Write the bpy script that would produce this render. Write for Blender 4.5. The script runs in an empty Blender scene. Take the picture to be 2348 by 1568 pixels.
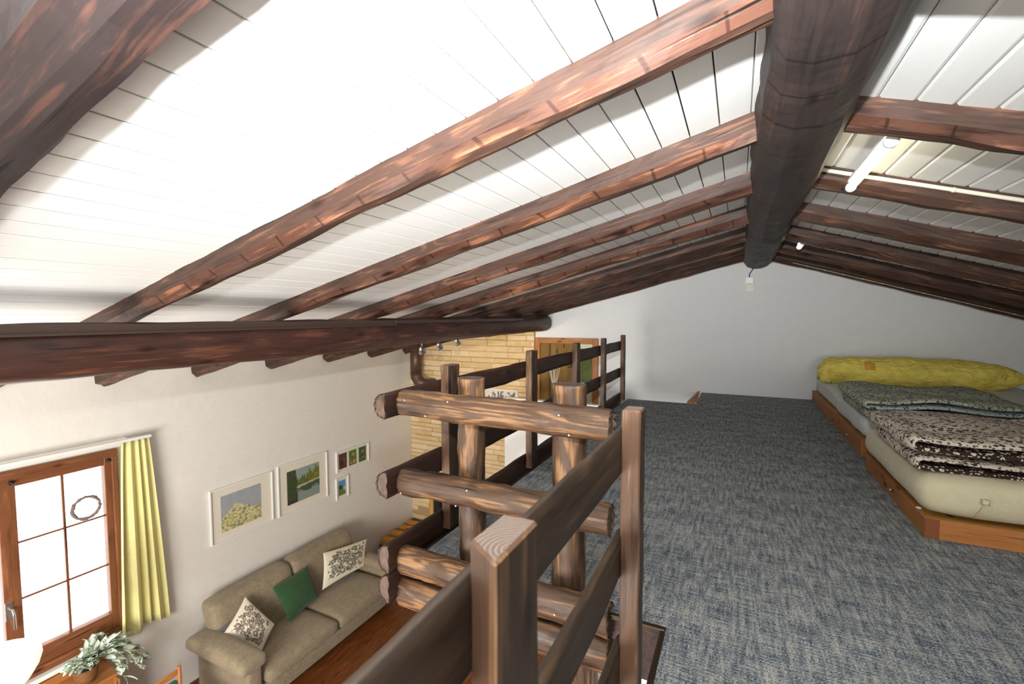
import bpy, bmesh, math, random
import numpy as np
from mathutils import Vector, Matrix, Quaternion
random.seed(7)
SC = bpy.context.scene
COL = SC.collection
R = math.radians

# ------------------------------------------------------------------ camera
cam_d = bpy.data.cameras.new('camera')
cam = bpy.data.objects.new('camera', cam_d); COL.objects.link(cam)
YAW, PITCH, ROLL = -.4576, .05624, -.00295
fwd = Vector((math.sin(YAW)*math.cos(PITCH), math.cos(YAW)*math.cos(PITCH), -math.sin(PITCH)))
rgt = Vector((math.cos(YAW), -math.sin(YAW), 0)); up = rgt.cross(fwd)
r2 = rgt*math.cos(ROLL)+up*math.sin(ROLL); u2 = -rgt*math.sin(ROLL)+up*math.cos(ROLL)
mt = Matrix((r2, u2, -fwd)).transposed().to_4x4(); mt.translation = (0, 0, 1.1)
cam.matrix_world = mt
cam_d.sensor_width = 36; cam_d.lens = 1052*36/2348; cam_d.clip_start = .02
cam_d.dof.use_dof = True; cam_d.dof.focus_distance = 2.1; cam_d.dof.aperture_fstop = 5.0
SC.camera = cam

# ------------------------------------------------------------------ light
w = bpy.data.worlds.new('world'); SC.world = w; w.use_nodes = True
bg = w.node_tree.nodes['Background']; bg.inputs[0].default_value = (.93, .97, 1, 1); bg.inputs[1].default_value = 5.0

def lamp(name, kind, loc, energy, color=(1, 1, 1), target=None, **kw):
    d = bpy.data.lights.new(name, kind); d.energy = energy; d.color = color
    for k, v in kw.items(): setattr(d, k, v)
    o = bpy.data.objects.new(name, d); COL.objects.link(o); o.location = loc
    if target is not None:
        o.rotation_euler = (Vector(target)-Vector(loc)).to_track_quat('-Z', 'Y').to_euler()
    return o
# the photographer's flash on top of the camera, head tilted up to the ceiling
lamp('camera_flash', 'SPOT', (0, 0.0, 1.42), 700, (.93, .975, 1), target=(-.60, 1.2, 2.45), spot_size=R(150), spot_blend=1.0, shadow_soft_size=.025)
# added fill lights behind the photographer, without real windows, to brighten both floors
lamp('fill_low', 'AREA', (-2.6, -2.2, -1.0), 500, (1, .965, .91), target=(-5.6, 3.0, -2.3), shape='RECTANGLE', size=3.4, size_y=1.8)
lamp('fill_loft', 'AREA', (1.2, -2.3, .9), 80, (1, .97, .92), target=(1.2, 3, -.5), shape='RECTANGLE', size=2.0, size_y=.8)
SC.view_settings.view_transform = 'Standard'; SC.view_settings.look = 'None'
SC.view_settings.gamma = 1; SC.view_settings.use_curve_mapping = False
SC.view_settings.exposure = 0.12

# ------------------------------------------------------------------ materials
def srgb(*c):
    if len(c) == 1 and isinstance(c[0], (tuple, list)): c = c[0]
    out = [(x/255) for x in c[:3]]
    return tuple((x/12.92 if x <= .04045 else ((x+.055)/1.055)**2.4) for x in out)+(1,)

class NT:
    def __init__(s, name):
        s.m = bpy.data.materials.new(name); s.m.use_nodes = True
        s.t = s.m.node_tree; s.b = s.t.nodes['Principled BSDF']; s.out = s.t.nodes['Material Output']
    def n(s, typ, **kw):
        nd = s.t.nodes.new(typ)
        for k, v in kw.items():
            if k.startswith('i_'):
                key = k[2:]
                key = int(key) if key.isdigit() else key.replace('_', ' ')
                nd.inputs[key].default_value = v
            else: setattr(nd, k, v)
        return nd
    def l(s, a, b): s.t.links.new(a, b)
    def coord(s, scale=(1, 1, 1), rand=True, kind='Object'):
        tc = s.n('ShaderNodeTexCoord')
        src = tc.outputs[kind]
        if rand:
            oi = s.n('ShaderNodeObjectInfo')
            mu = s.n('ShaderNodeVectorMath', operation='MULTIPLY_ADD'); mu.inputs[1].default_value = (17.3, 9.1, 13.7)
            s.l(oi.outputs['Random'], mu.inputs[0]); s.l(src, mu.inputs[2]); src = mu.outputs[0]
        mp = s.n('ShaderNodeMapping'); mp.inputs['Scale'].default_value = scale; s.l(src, mp.inputs[0])
        return mp.outputs[0]
    def ramp(s, fac, stops, interp='LINEAR'):
        r = s.n('ShaderNodeValToRGB'); cr = r.color_ramp; cr.interpolation = interp
        while len(cr.elements) < len(stops): cr.elements.new(.5)
        for e, (p, c) in zip(cr.elements, stops): e.position = p; e.color = c if len(c) == 4 else (*c, 1)
        s.l(fac, r.inputs[0]); return r.outputs[0]
    def mix(s, fac, a, b, mode='MIX'):
        m = s.n('ShaderNodeMix', data_type='RGBA', blend_type=mode)
        for inp, v in ((m.inputs[0], fac), (m.inputs[6], a), (m.inputs[7], b)):
            if isinstance(v, (int, float)): inp.default_value = v
            elif isinstance(v, tuple): inp.default_value = v
            else: s.l(v, inp)
        return m.outputs[2]
    def math(s, op, a, b=0.0, c=0.0):
        m = s.n('ShaderNodeMath', operation=op)
        for i, v in enumerate((a, b, c)):
            if isinstance(v, (int, float)): m.inputs[i].default_value = v
            else: s.l(v, m.inputs[i])
        return m.outputs[0]
    def noise(s, vec, scale, detail=3, rough=.55, dist=0):
        n = s.n('ShaderNodeTexNoise'); s.l(vec, n.inputs['Vector'])
        n.inputs['Scale'].default_value = scale; n.inputs['Detail'].default_value = detail
        n.inputs['Roughness'].default_value = rough; n.inputs['Distortion'].default_value = dist
        return n.outputs['Fac']
    def bump(s, h, strength=.3, dist=.01):
        b = s.n('ShaderNodeBump'); b.inputs['Strength'].default_value = strength; b.inputs['Distance'].default_value = dist
        s.l(h, b.inputs['Height']); s.l(b.outputs[0], s.b.inputs['Normal'])
    def set(s, rough=.5, metal=0, color=None, spec=None):
        s.b.inputs['Roughness'].default_value = rough; s.b.inputs['Metallic'].default_value = metal
        if color is not None: s.b.inputs['Base Color'].default_value = color
        if spec is not None: s.b.inputs['Specular IOR Level'].default_value = spec
        return s

def plain(name, color, rough=.5, metal=0, emit=None, es=0, spec=None):
    t = NT(name).set(rough, metal, color, spec)
    if emit: t.b.inputs['Emission Color'].default_value = emit; t.b.inputs['Emission Strength'].default_value = es
    return t.m

def wood(name, axis, dark, mid, light, rough=.45, fig=9, cuts=0, bump=.35, patch=1.0, lightamt=.62, con=1.6, ac=17):
    """stained timber; grain runs along axis (0,1,2)"""
    t = NT(name)
    def sc(al, ac):
        v = [ac]*3; v[axis] = al; return tuple(v)
    base = t.coord(sc(1.0, 9))
    low = t.noise(base, 1.2, 2, .45, .25)
    fine = t.noise(t.coord(sc(4, 110)), 1.0, 3, .6)
    rings = t.math('SINE', t.math('MULTIPLY', low, fig*6.0))
    rings = t.math('MULTIPLY_ADD', rings, .5, .5)
    pt = t.noise(t.coord(sc(2.6*ac/17, ac)), 1.0, 5, .68, .3)
    v = t.math('ADD', t.math('MULTIPLY', rings, .20), t.math('MULTIPLY', pt, .80*patch))
    v = t.math('ADD', t.math('MULTIPLY', v, .74), t.math('MULTIPLY', fine, .32))
    v = t.math('MULTIPLY_ADD', t.math('SUBTRACT', v, .53), con, .53)
    c = t.ramp(v, [(.22, dark), (.46, mid), (lightamt, mid), (.80, light)])
    kv = t.n('ShaderNodeTexVoronoi', feature='F1'); kv.inputs['Scale'].default_value = 1.0; t.l(t.coord(sc(3.0, 8.0)), kv.inputs['Vector'])
    kd = t.math('ADD', kv.outputs['Distance'], t.math('MULTIPLY', pt, .10))
    c = t.mix(1.0, c, t.ramp(kd, [(.10, (.22, .17, .15)), (.15, (.5, .42, .38)), (.19, (.75, .7, .68)), (.24, (1, 1, 1))]), 'MULTIPLY')
    crack = t.noise(t.coord(sc(.9, 26)), 1.0, 2, .5, .2)
    ck = t.ramp(crack, [(.0, (0, 0, 0)), (.275, (.08, .08, .08)), (.31, (1, 1, 1))])
    c = t.mix(1.0, c, ck, 'MULTIPLY')
    h = t.math('ADD', t.math('MULTIPLY', fine, .35), t.math('MULTIPLY', pt, .8))
    h = t.math('ADD', h, t.math('MULTIPLY', t.ramp(crack, [(.24, (0, 0, 0)), (.32, (1, 1, 1))]), .9))
    if cuts:
        wv = t.n('ShaderNodeTexWave', wave_type='BANDS', bands_direction='XYZ'[axis]); t.l(t.coord((1, 1, 1)), wv.inputs[0])
        wv.inputs['Scale'].default_value = cuts; wv.inputs['Distortion'].default_value = 6.0; wv.inputs['Detail'].default_value = 1
        cm = t.ramp(wv.outputs['Fac'], [(.0, (.35, .30, .27)), (.004, (.45, .4, .37)), (.012, (1, 1, 1))])
        c = t.mix(.85, c, cm, 'MULTIPLY')
    t.l(c, t.b.inputs['Base Color']); t.bump(h, bump, .004)
    t.l(t.math('MULTIPLY_ADD', pt, .35, rough-.10), t.b.inputs['Roughness'])
    t.b.inputs['Specular IOR Level'].default_value = .34
    return t.m

DK = dict(dark=srgb(36, 23, 18), mid=srgb(76, 43, 31), light=srgb(150, 84, 52))
M = {}
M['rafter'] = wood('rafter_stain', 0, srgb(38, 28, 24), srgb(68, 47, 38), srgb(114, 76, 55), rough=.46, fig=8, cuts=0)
M['rafter_wane_lit'] = wood('rafter_wane_lit_stain', 0, srgb(48, 31, 25), srgb(82, 53, 41), srgb(132, 88, 64), rough=.34, fig=4, cuts=1.3, patch=1.0, con=2.0)  # smoother bare wane wood, with some flash highlight put into its colour
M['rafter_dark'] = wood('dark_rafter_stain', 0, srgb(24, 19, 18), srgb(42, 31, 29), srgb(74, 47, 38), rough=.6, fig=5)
M['ridge'] = wood('ridge_stain', 0, srgb(34, 28, 27), srgb(50, 40, 38), srgb(74, 53, 45), rough=.52, fig=3, cuts=1.2)
M['purlin'] = wood('purlin_stain', 0, srgb(38, 25, 23), srgb(66, 41, 34), srgb(108, 66, 48), rough=.42, fig=5)
M['log'] = wood('log_rail_stain', 0, srgb(36, 28, 24), srgb(80, 58, 42), srgb(142, 104, 68), rough=.42, fig=8, bump=.5, patch=1.0, lightamt=.58, con=1.9, ac=12)
M['rail'] = wood('far_rail_stain', 0, srgb(27, 18, 14), srgb(50, 31, 23), srgb(84, 52, 36), rough=.5, fig=6)
M['rail_near'] = wood('near_rail_stain', 0, srgb(34, 26, 20), srgb(55, 42, 31), srgb(86, 66, 46), rough=.5, fig=6)
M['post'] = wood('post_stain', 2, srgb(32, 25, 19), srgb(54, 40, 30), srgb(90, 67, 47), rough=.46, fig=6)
M['post_edge_lit'] = wood('post_worn_lit_stain', 2, srgb(56, 41, 32), srgb(92, 67, 50), srgb(136, 102, 74), rough=.42, fig=6)  # worn edges, and the lit near sides of the posts painted lighter
M['post_round'] = wood('round_post_stain', 2, srgb(38, 26, 24), srgb(92, 58, 44), srgb(160, 104, 70), rough=.38, fig=9, bump=.6)
M['orange_x'] = wood('orange_wood_x', 0, srgb(146, 88, 42), srgb(172, 112, 58), srgb(192, 134, 78), rough=.45, fig=3, bump=.08)
M['orange_y'] = wood('orange_wood_y', 1, srgb(140, 86, 44), srgb(166, 108, 58), srgb(188, 130, 78), rough=.45, fig=3, bump=.08)
M['orange_z'] = wood('orange_wood_z', 2, srgb(134, 82, 44), srgb(166, 108, 62), srgb(190, 132, 84), rough=.45, fig=3, bump=.08)
M['window_y'] = wood('window_wood_y', 1, srgb(88, 52, 32), srgb(118, 72, 44), srgb(142, 92, 58), rough=.4, fig=3, bump=.06)
M['window_z'] = wood('window_wood_z', 2, srgb(88, 52, 32), srgb(118, 72, 44), srgb(142, 92, 58), rough=.4, fig=3, bump=.06)
M['parquet'] = wood('parquet', 1, srgb(66, 34, 16), srgb(112, 62, 28), srgb(148, 90, 44), rough=.34, fig=7, bump=.1)
M['door'] = wood('door_veneer', 2, srgb(94, 68, 22), srgb(122, 92, 34), srgb(140, 108, 48), rough=.5, fig=2, bump=.05)
M['pale_wood'] = wood('pale_wood', 2, srgb(190, 138, 66), srgb(216, 170, 92), srgb(232, 192, 122), rough=.5, fig=2, bump=.05)
M['firewood'] = wood('firewood', 0, srgb(136, 82, 30), srgb(196, 136, 66), srgb(222, 170, 100), rough=.7, fig=3)

def endgrain(name, a, b):
    t = NT(name)
    tc = t.n('ShaderNodeTexCoord')
    wv = t.n('ShaderNodeTexWave', wave_type='RINGS', rings_direction='Z'); t.l(tc.outputs['Object'], wv.inputs[0])
    wv.inputs['Scale'].default_value = 52; wv.inputs['Distortion'].default_value = 1.5; wv.inputs['Detail Scale'].default_value = 2
    c = t.ramp(wv.outputs['Fac'], [(0, a), (1, b)]); t.l(c, t.b.inputs['Base Color']); t.set(.55); t.bump(wv.outputs['Fac'], .3, .003)
    return t.m
M['endgrain'] = endgrain('end_grain', srgb(84, 66, 56), srgb(128, 110, 98))
t = NT('log_end'); v = t.noise(t.coord((20, 20, 20)), 1, 4, .6); t.l(t.ramp(v, [(.3, srgb(50, 38, 32)), (.7, srgb(106, 82, 68))]), t.b.inputs['Base Color']); t.set(.6); t.bump(v, .5, .004); M['logend'] = t.m

def painted(name, col, var=.04, rough=.5, bump=.05, sc=(40, 1.2, 40)):
    t = NT(name); v = t.noise(t.coord(sc), 1, 3, .6)
    c2 = tuple(x*(1-var*3) for x in col[:3])+(1,)
    t.l(t.mix(v, c2, col), t.b.inputs['Base Color']); t.set(rough); t.bump(v, bump, .002); return t.m
M['plank'] = painted('white_plank_paint', (.80, .795, .765, 1), .02, .42)
M['backing'] = plain('plank_gap_dark', srgb(70, 62, 52), .9)

def plaster(name, col, strength=.35):
    t = NT(name); co = t.coord((1, 1, 1), rand=False)
    a = t.noise(co, 2.2, 4, .55); b = t.noise(co, 9, 4, .6); c = t.noise(co, 40, 3, .6)
    h = t.math('ADD', t.math('MULTIPLY', a, .8), t.math('ADD', t.math('MULTIPLY', b, .5), t.math('MULTIPLY', c, .12)))
    c2 = tuple(x*.93 for x in col[:3])+(1,)
    t.l(t.mix(b, c2, col), t.b.inputs['Base Color']); t.set(.85, spec=.2); t.bump(h, strength, .05); return t.m
M['wall'] = plaster('rough_plaster', (.80, .765, .71, 1), .16)
M['gable'] = plaster('gable_plaster', (.79, .79, .785, 1), .12)

# carpet: flat woven loop, streaked blue grey and beige
t = NT('woven_carpet')
loop = t.noise(t.coord((150, 300, 1), rand=False), 1, 2, .7)
sx = t.noise(t.coord((11, 170, 1), rand=False), 1, 4, .65)
sy = t.noise(t.coord((64, 8, 1), rand=False), 1, 3, .6)
big = t.noise(t.coord((2.2, 9, 1), rand=False), 1, 3, .6)
v = t.math('ADD', t.math('MULTIPLY', sx, .58), t.math('MULTIPLY', sy, .40))
v = t.math('ADD', v, t.math('MULTIPLY', loop, .92)); v = t.math('ADD', v, t.math('MULTIPLY', big, .16))
v = t.math('MULTIPLY', v, .52)
c = t.ramp(v, [(.43, srgb(36, 45, 58)), (.495, srgb(80, 90, 103)), (.54, srgb(126, 131, 136)), (.60, srgb(188, 186, 176))])
t.l(c, t.b.inputs['Base Color']); t.set(.95, spec=.1); t.bump(t.math('ADD', t.math('MULTIPLY', loop, 1.0), t.math('MULTIPLY', sx, .3)), .5, .004)
M['carpet'] = t.m

def fabric(name, a, b, scale=260, rough=.9, bump=.25, sheen=.2, wr=0.0):
    t = NT(name); co = t.coord((1, 1, 1), rand=False)
    v = t.noise(co, scale, 2, .7); big = t.noise(co, 14, 3, .6)
    m = t.math('ADD', t.math('MULTIPLY', v, .75), t.math('MULTIPLY', big, .25))
    t.l(t.ramp(m, [(.35, a), (.65, b)]), t.b.inputs['Base Color']); t.set(rough, spec=.15)
    t.b.inputs['Sheen Weight'].default_value = sheen
    h = v if not wr else t.math('ADD', t.math('MULTIPLY', v, .15), t.math('MULTIPLY', t.noise(co, 7, 3, .5, .8), wr))
    t.bump(h, bump, .004 if not wr else .03); return t.m
M['sofa'] = fabric('sofa_chenille', srgb(118, 104, 82), srgb(164, 150, 126), 120)
M['green'] = fabric('green_cloth', srgb(38, 68, 40), srgb(58, 92, 56), 200)
M['cream'] = fabric('cream_cloth', srgb(208, 200, 172), srgb(232, 224, 198), 200, wr=.2)
M['greybase'] = fabric('grey_cushion_back', srgb(88, 90, 92), srgb(120, 122, 124), 200)
M['sheet_cream'] = fabric('cream_jersey_sheet', srgb(190, 182, 150), srgb(214, 206, 176), 300, wr=.5, bump=.3)
M['sheet_white'] = fabric('white_sheet', srgb(196, 196, 192), srgb(216, 216, 214), 300, wr=.8, bump=.35)
M['curtain'] = fabric('yellow_curtain', srgb(216, 208, 140), srgb(234, 228, 166), 260, rough=.75)
M['curtain'].node_tree.nodes['Principled BSDF'].inputs['Transmission Weight'].default_value = 0.0
M['green_curtain'] = fabric('green_door_curtain', srgb(84, 96, 52), srgb(120, 132, 78), 100)

def flower_print(name, base, base2, ink, scale, cov):
    """small printed blossoms: ring of petals round a dot, with specks between"""
    t = NT(name); co = t.coord((1, 1, 1), rand=False)
    def layer(sc, off):
        mp = t.n('ShaderNodeMapping'); mp.inputs['Location'].default_value = off; t.l(co, mp.inputs[0])
        vo = t.n('ShaderNodeTexVoronoi', feature='F1'); vo.inputs['Scale'].default_value = sc; vo.inputs['Randomness'].default_value = .75; t.l(mp.outputs[0], vo.inputs['Vector'])
        d = t.math('ADD', vo.outputs['Distance'], t.math('MULTIPLY', t.math('SUBTRACT', t.noise(co, sc*3.2, 1), .5), .35))
        return t.ramp(d, [(.0, (1, 1, 1)), (.07, (1, 1, 1)), (.09, (0, 0, 0)), (.17, (0, 0, 0)), (.19, (1, 1, 1)), (.36+cov, (1, 1, 1)), (.39+cov, (0, 0, 0))] if 0 else
                      [(.0, (0, 0, 0)), (.10, (0, 0, 0)), (.12, (1, 1, 1)), (.24+cov, (1, 1, 1)), (.27+cov, (0, 0, 0))])
    a = layer(scale, (0, 0, 0)); b = layer(scale*1.9, (3, 5, 1))
    f = t.math('MAXIMUM', a, t.math('MULTIPLY', b, .9))
    bcol = t.mix(t.noise(co, 12, 3), base, base2)
    t.l(t.mix(f, bcol, ink), t.b.inputs['Base Color']); t.set(.85, spec=.15)
    t.bump(t.noise(co, 9, 4, .55, .6), .35, .03); return t.m
M['duvet_brown'] = flower_print('brown_flower_print', srgb(208, 198, 184), srgb(190, 178, 164), srgb(62, 44, 40), 30, .10)
M['duvet_brown_in'] = flower_print('brown_flower_reverse', srgb(44, 32, 30), srgb(58, 42, 38), srgb(220, 210, 190), 30, .03)
M['duvet_green'] = flower_print('green_flower_print', srgb(190, 192, 172), srgb(170, 174, 156), srgb(52, 62, 56), 34, .09)
M['duvet_green_in'] = flower_print('green_flower_reverse', srgb(176, 184, 180), srgb(190, 196, 194), srgb(26, 40, 38), 30, .03)

t = NT('yellow_patchwork'); co = t.coord((1, 1, 1), rand=False)
vo = t.n('ShaderNodeTexVoronoi', feature='F1', distance='CHEBYCHEV'); vo.inputs['Scale'].default_value = 3.3; vo.inputs['Randomness'].default_value = .8; t.l(co, vo.inputs['Vector'])
msk = t.ramp(vo.outputs['Distance'], [(.16, (1, 1, 1)), (.185, (0, 0, 0))])
pc = t.ramp(t.n('ShaderNodeSeparateColor').outputs[0], [(0, (0, 0, 0)), (1, (1, 1, 1))])
sepc = t.n('ShaderNodeSeparateColor'); t.l(vo.outputs['Color'], sepc.inputs[0])
patch = t.ramp(sepc.outputs[0], [(0, srgb(240, 216, 100)), (.35, srgb(242, 218, 104)), (.36, srgb(208, 140, 50)), (.6, srgb(206, 142, 56)), (.61, srgb(240, 216, 100)), (.85, srgb(240, 216, 100)), (.86, srgb(160, 176, 60))], 'CONSTANT')
t.l(t.mix(t.math('MULTIPLY', msk, .75), t.mix(t.noise(co, 8, 3), srgb(238, 212, 92), srgb(248, 230, 120)), patch), t.b.inputs['Base Color'])
t.set(.8, spec=.2); t.bump(t.noise(t.coord((6, 12, 12), rand=False), 1, 4, .6, 1.6), 1.0, .05); M['duvet_yellow'] = t.m

def stone(name, a, b, c):
    t = NT(name); co = t.coord((1, 1, 1)); v = t.noise(t.coord((6, 6, 16)), 1, 4, .6, .4)
    oi = t.n('ShaderNodeObjectInfo'); f = t.math('MULTIPLY_ADD', oi.outputs['Random'], .45, t.math('MULTIPLY', v, .7))
    t.l(t.ramp(f, [(.2, a), (.5, b), (.85, c)]), t.b.inputs['Base Color']); t.set(.8); t.bump(t.noise(co, 28, 4, .6), .5, .01); return t.m
M['stone'] = stone('split_stone', srgb(196, 160, 108), srgb(216, 188, 142), srgb(230, 208, 170))
M['mortar'] = plain('stone_joint', srgb(178, 150, 110), .95)
M['metal'] = plain('brushed_metal', (.55, .54, .52, 1), .35, 1)
M['nail'] = plain('nail_head', (.62, .60, .56, 1), .4, .6)
M['bronze'] = plain('bronze_trim', srgb(64, 52, 40), .35, .7)
M['black'] = plain('black_plastic', (.012, .012, .012, 1), .4)
M['iron'] = plain('dark_iron', srgb(44, 46, 46), .5, .3)
M['soot'] = plain('soot_black', (.006, .006, .006, 1), .7)
M['pipe'] = plain('brown_stove_pipe', srgb(92, 70, 58), .42, .35)
M['white'] = plain('white_lacquer', (.82, .81, .79, 1), .35)
M['ivory'] = plain('ivory_plastic', srgb(226, 220, 200), .4)
M['matboard'] = plain('mat_board', srgb(226, 218, 202), .9)
M['tube'] = plain('lit_tube', (1, 1, 1, 1), .3, emit=(1, .90, .62, 1), es=9)
M['bulb'] = plain('lit_bulb', (1, 1, 1, 1), .3, emit=(1, .86, .6, 1), es=20)
M['opal'] = plain('lit_opal_glass', (.9, .88, .84, 1), .25, emit=(1, .93, .80, 1), es=.75)
M['channel'] = plain('brown_cable_channel', srgb(66, 50, 42), .45)
t = NT('pane_glass'); tr = t.n('ShaderNodeBsdfTransparent'); gl = t.n('ShaderNodeBsdfGlossy'); gl.inputs['Roughness'].default_value = .03
mx = t.n('ShaderNodeMixShader'); mx.inputs[0].default_value = .06; t.l(tr.outputs[0], mx.inputs[1]); t.l(gl.outputs[0], mx.inputs[2]); t.l(mx.outputs[0], t.out.inputs[0]); M['glass'] = t.m
t = NT('painted_colours'); at = t.n('ShaderNodeVertexColor', layer_name='Col'); t.l(at.outputs[0], t.b.inputs['Base Color']); t.set(.7); M['paint'] = t.m
t = NT('printed_cloth'); at = t.n('ShaderNodeVertexColor', layer_name='Col'); t.l(at.outputs[0], t.b.inputs['Base Color']); t.set(.9, spec=.15); M['print'] = t.m
t = NT('wicker'); wv = t.n('ShaderNodeTexWave', wave_type='BANDS', bands_direction='Z'); t.l(t.coord((1, 1, 1)), wv.inputs[0]); wv.inputs['Scale'].default_value = 28; wv.inputs['Distortion'].default_value = 5
t.l(t.ramp(wv.outputs['Fac'], [(0, srgb(92, 58, 26)), (1, srgb(160, 108, 58))]), t.b.inputs['Base Color']); t.set(.6); t.bump(wv.outputs['Fac'], .6, .006); M['wicker'] = t.m
t = NT('variegated_leaf'); at = t.n('ShaderNodeVertexColor', layer_name='Col'); t.l(at.outputs[0], t.b.inputs['Base Color']); t.set(.35); M['leaf'] = t.m
M['stem'] = plain('leaf_stem', srgb(150, 146, 84), .6)

# ------------------------------------------------------------------ builders
def newmesh(name, verts, faces, mats, parent=None, origin=None, midx=None, smooth=False, col=None):
    """verts in world space; origin world point of the object"""
    me = bpy.data.meshes.new(name)
    V = np.array(verts, dtype=float)
    o = np.array(origin if origin is not None else V.mean(0))
    me.from_pydata((V-o).tolist(), [], faces)
    if not isinstance(mats, (list, tuple)): mats = [mats]
    for m in mats: me.materials.append(m)
    if midx is not None: me.polygons.foreach_set('material_index', midx)
    if smooth is True: me.polygons.foreach_set('use_smooth', [True]*len(me.polygons))
    elif smooth: me.polygons.foreach_set('use_smooth', smooth)
    me.update()
    ob = bpy.data.objects.new(name, me); COL.objects.link(ob)
    attach(ob, parent, o)
    return ob
WL = {}
def attach(ob, parent, loc):
    WL[ob.name] = Vector(loc)
    if parent is not None:
        ob.parent = parent; ob.location = Vector(loc)-WL[parent.name]
    else: ob.location = loc
def tag(o, label=None, cat=None, group=None, kind=None):
    if label: o['label'] = label
    if cat: o['category'] = cat
    if group: o['group'] = group
    if kind: o['kind'] = kind
    return o
def thing(name, loc, label, cat, group=None):
    o = bpy.data.objects.new(name, None); COL.objects.link(o); o.location = loc; o.empty_display_size = .1
    WL[o.name] = Vector(loc)
    return tag(o, label, cat, group)
BF = [(0, 3, 2, 1), (4, 5, 6, 7), (0, 1, 5, 4), (1, 2, 6, 5), (2, 3, 7, 6), (3, 0, 4, 7)]
def bv(x0, x1, y0, y1, z0, z1): return [(x0, y0, z0), (x1, y0, z0), (x1, y1, z0), (x0, y1, z0), (x0, y0, z1), (x1, y0, z1), (x1, y1, z1), (x0, y1, z1)]
def box(name, x0, x1, y0, y1, z0, z1, mat, parent=None, bevel=0, origin=None, seg=1, kind=None, smooth=False):
    o = newmesh(name, bv(x0, x1, y0, y1, z0, z1), BF, mat, parent, origin)
    if bevel: bevel_mesh(o.data, bevel, seg, smooth)
    if kind: o['kind'] = kind
    return o
def bevel_mesh(me, w, seg=1, smooth=False):
    bm = bmesh.new(); bm.from_mesh(me)
    bmesh.ops.bevel(bm, geom=bm.edges[:], offset=w, segments=seg, profile=.5, affect='EDGES')
    if smooth:
        for f in bm.faces: f.smooth = True
    bm.to_mesh(me); bm.free()
def multibox(name, boxes, mat, parent=None, bevel=0, origin=None):
    V, F = [], []
    for b in boxes:
        k = len(V); V += bv(*b); F += [tuple(i+k for i in f) for f in BF]
    o = newmesh(name, V, F, mat, parent, origin)
    if bevel: bevel_mesh(o.data, bevel)
    return o
def obox(name, p, u, v, wv, mat, parent=None, bevel=0, seg=1, smooth=False):
    """box with corner p and edge vectors"""
    p, u, v, wv = map(Vector, (p, u, v, wv))
    vs = [p, p+u, p+u+v, p+v, p+wv, p+u+wv, p+u+v+wv, p+v+wv]
    o = newmesh(name, [tuple(a) for a in vs], BF, mat, parent)
    if bevel: bevel_mesh(o.data, bevel, seg, smooth)
    return o
def tube(name, pts, r, mat, parent=None, n=10, smooth=True, caps=True, rs=None):
    P = [Vector(p) for p in pts]; V, F = [], []
    prev = None
    for i, p in enumerate(P):
        d = (P[min(i+1, len(P)-1)]-P[max(i-1, 0)]).normalized()
        a = d.orthogonal().normalized() if prev is None else (prev-d*prev.dot(d)).normalized()
        prev = a; b = d.cross(a); rr = rs[i] if rs else r
        for k in range(n):
            t_ = 2*math.pi*k/n; V.append(tuple(p+(a*math.cos(t_)+b*math.sin(t_))*rr))
    for i in range(len(P)-1):
        for k in range(n): F.append((i*n+k, i*n+(k+1) % n, (i+1)*n+(k+1) % n, (i+1)*n+k))
    if caps: F.append(tuple(range(n))[::-1]); F.append(tuple(range((len(P)-1)*n, len(P)*n)))
    o = newmesh(name, V, F, mat, parent)
    if smooth: o.data.polygons.foreach_set('use_smooth', [len(f.vertices) == 4 for f in o.data.polygons])
    return o
def lathe(name, prof, c, mat, parent=None, n=24, axis=(0, 0, 1)):
    q = Vector((0, 0, 1)).rotation_difference(Vector(axis)); V, F = [], []
    for (r, z) in prof:
        for k in range(n):
            t_ = 2*math.pi*k/n; V.append(tuple(Vector(c)+q @ Vector((r*math.cos(t_), r*math.sin(t_), z))))
    for i in range(len(prof)-1):
        for k in range(n): F.append((i*n+k, i*n+(k+1) % n, (i+1)*n+(k+1) % n, (i+1)*n+k))
    F.append(tuple(range(n))[::-1]); F.append(tuple(range((len(prof)-1)*n, len(prof)*n)))
    o = newmesh(name, V, F, mat, parent, origin=c)
    o.data.polygons.foreach_set('use_smooth', [len(f.vertices) == 4 for f in o.data.polygons]); return o

def smooth_noise(rs, n, amp, step):
    """periodic-free 1D noise sampled n times"""
    k = max(3, int(n/step)+2); g = rs.uniform(-1, 1, k); x = np.linspace(0, k-1.001, n); i = x.astype(int); f = x-i; f = f*f*(3-2*f)
    return amp*(g[i]*(1-f)+g[i+1]*f)

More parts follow.
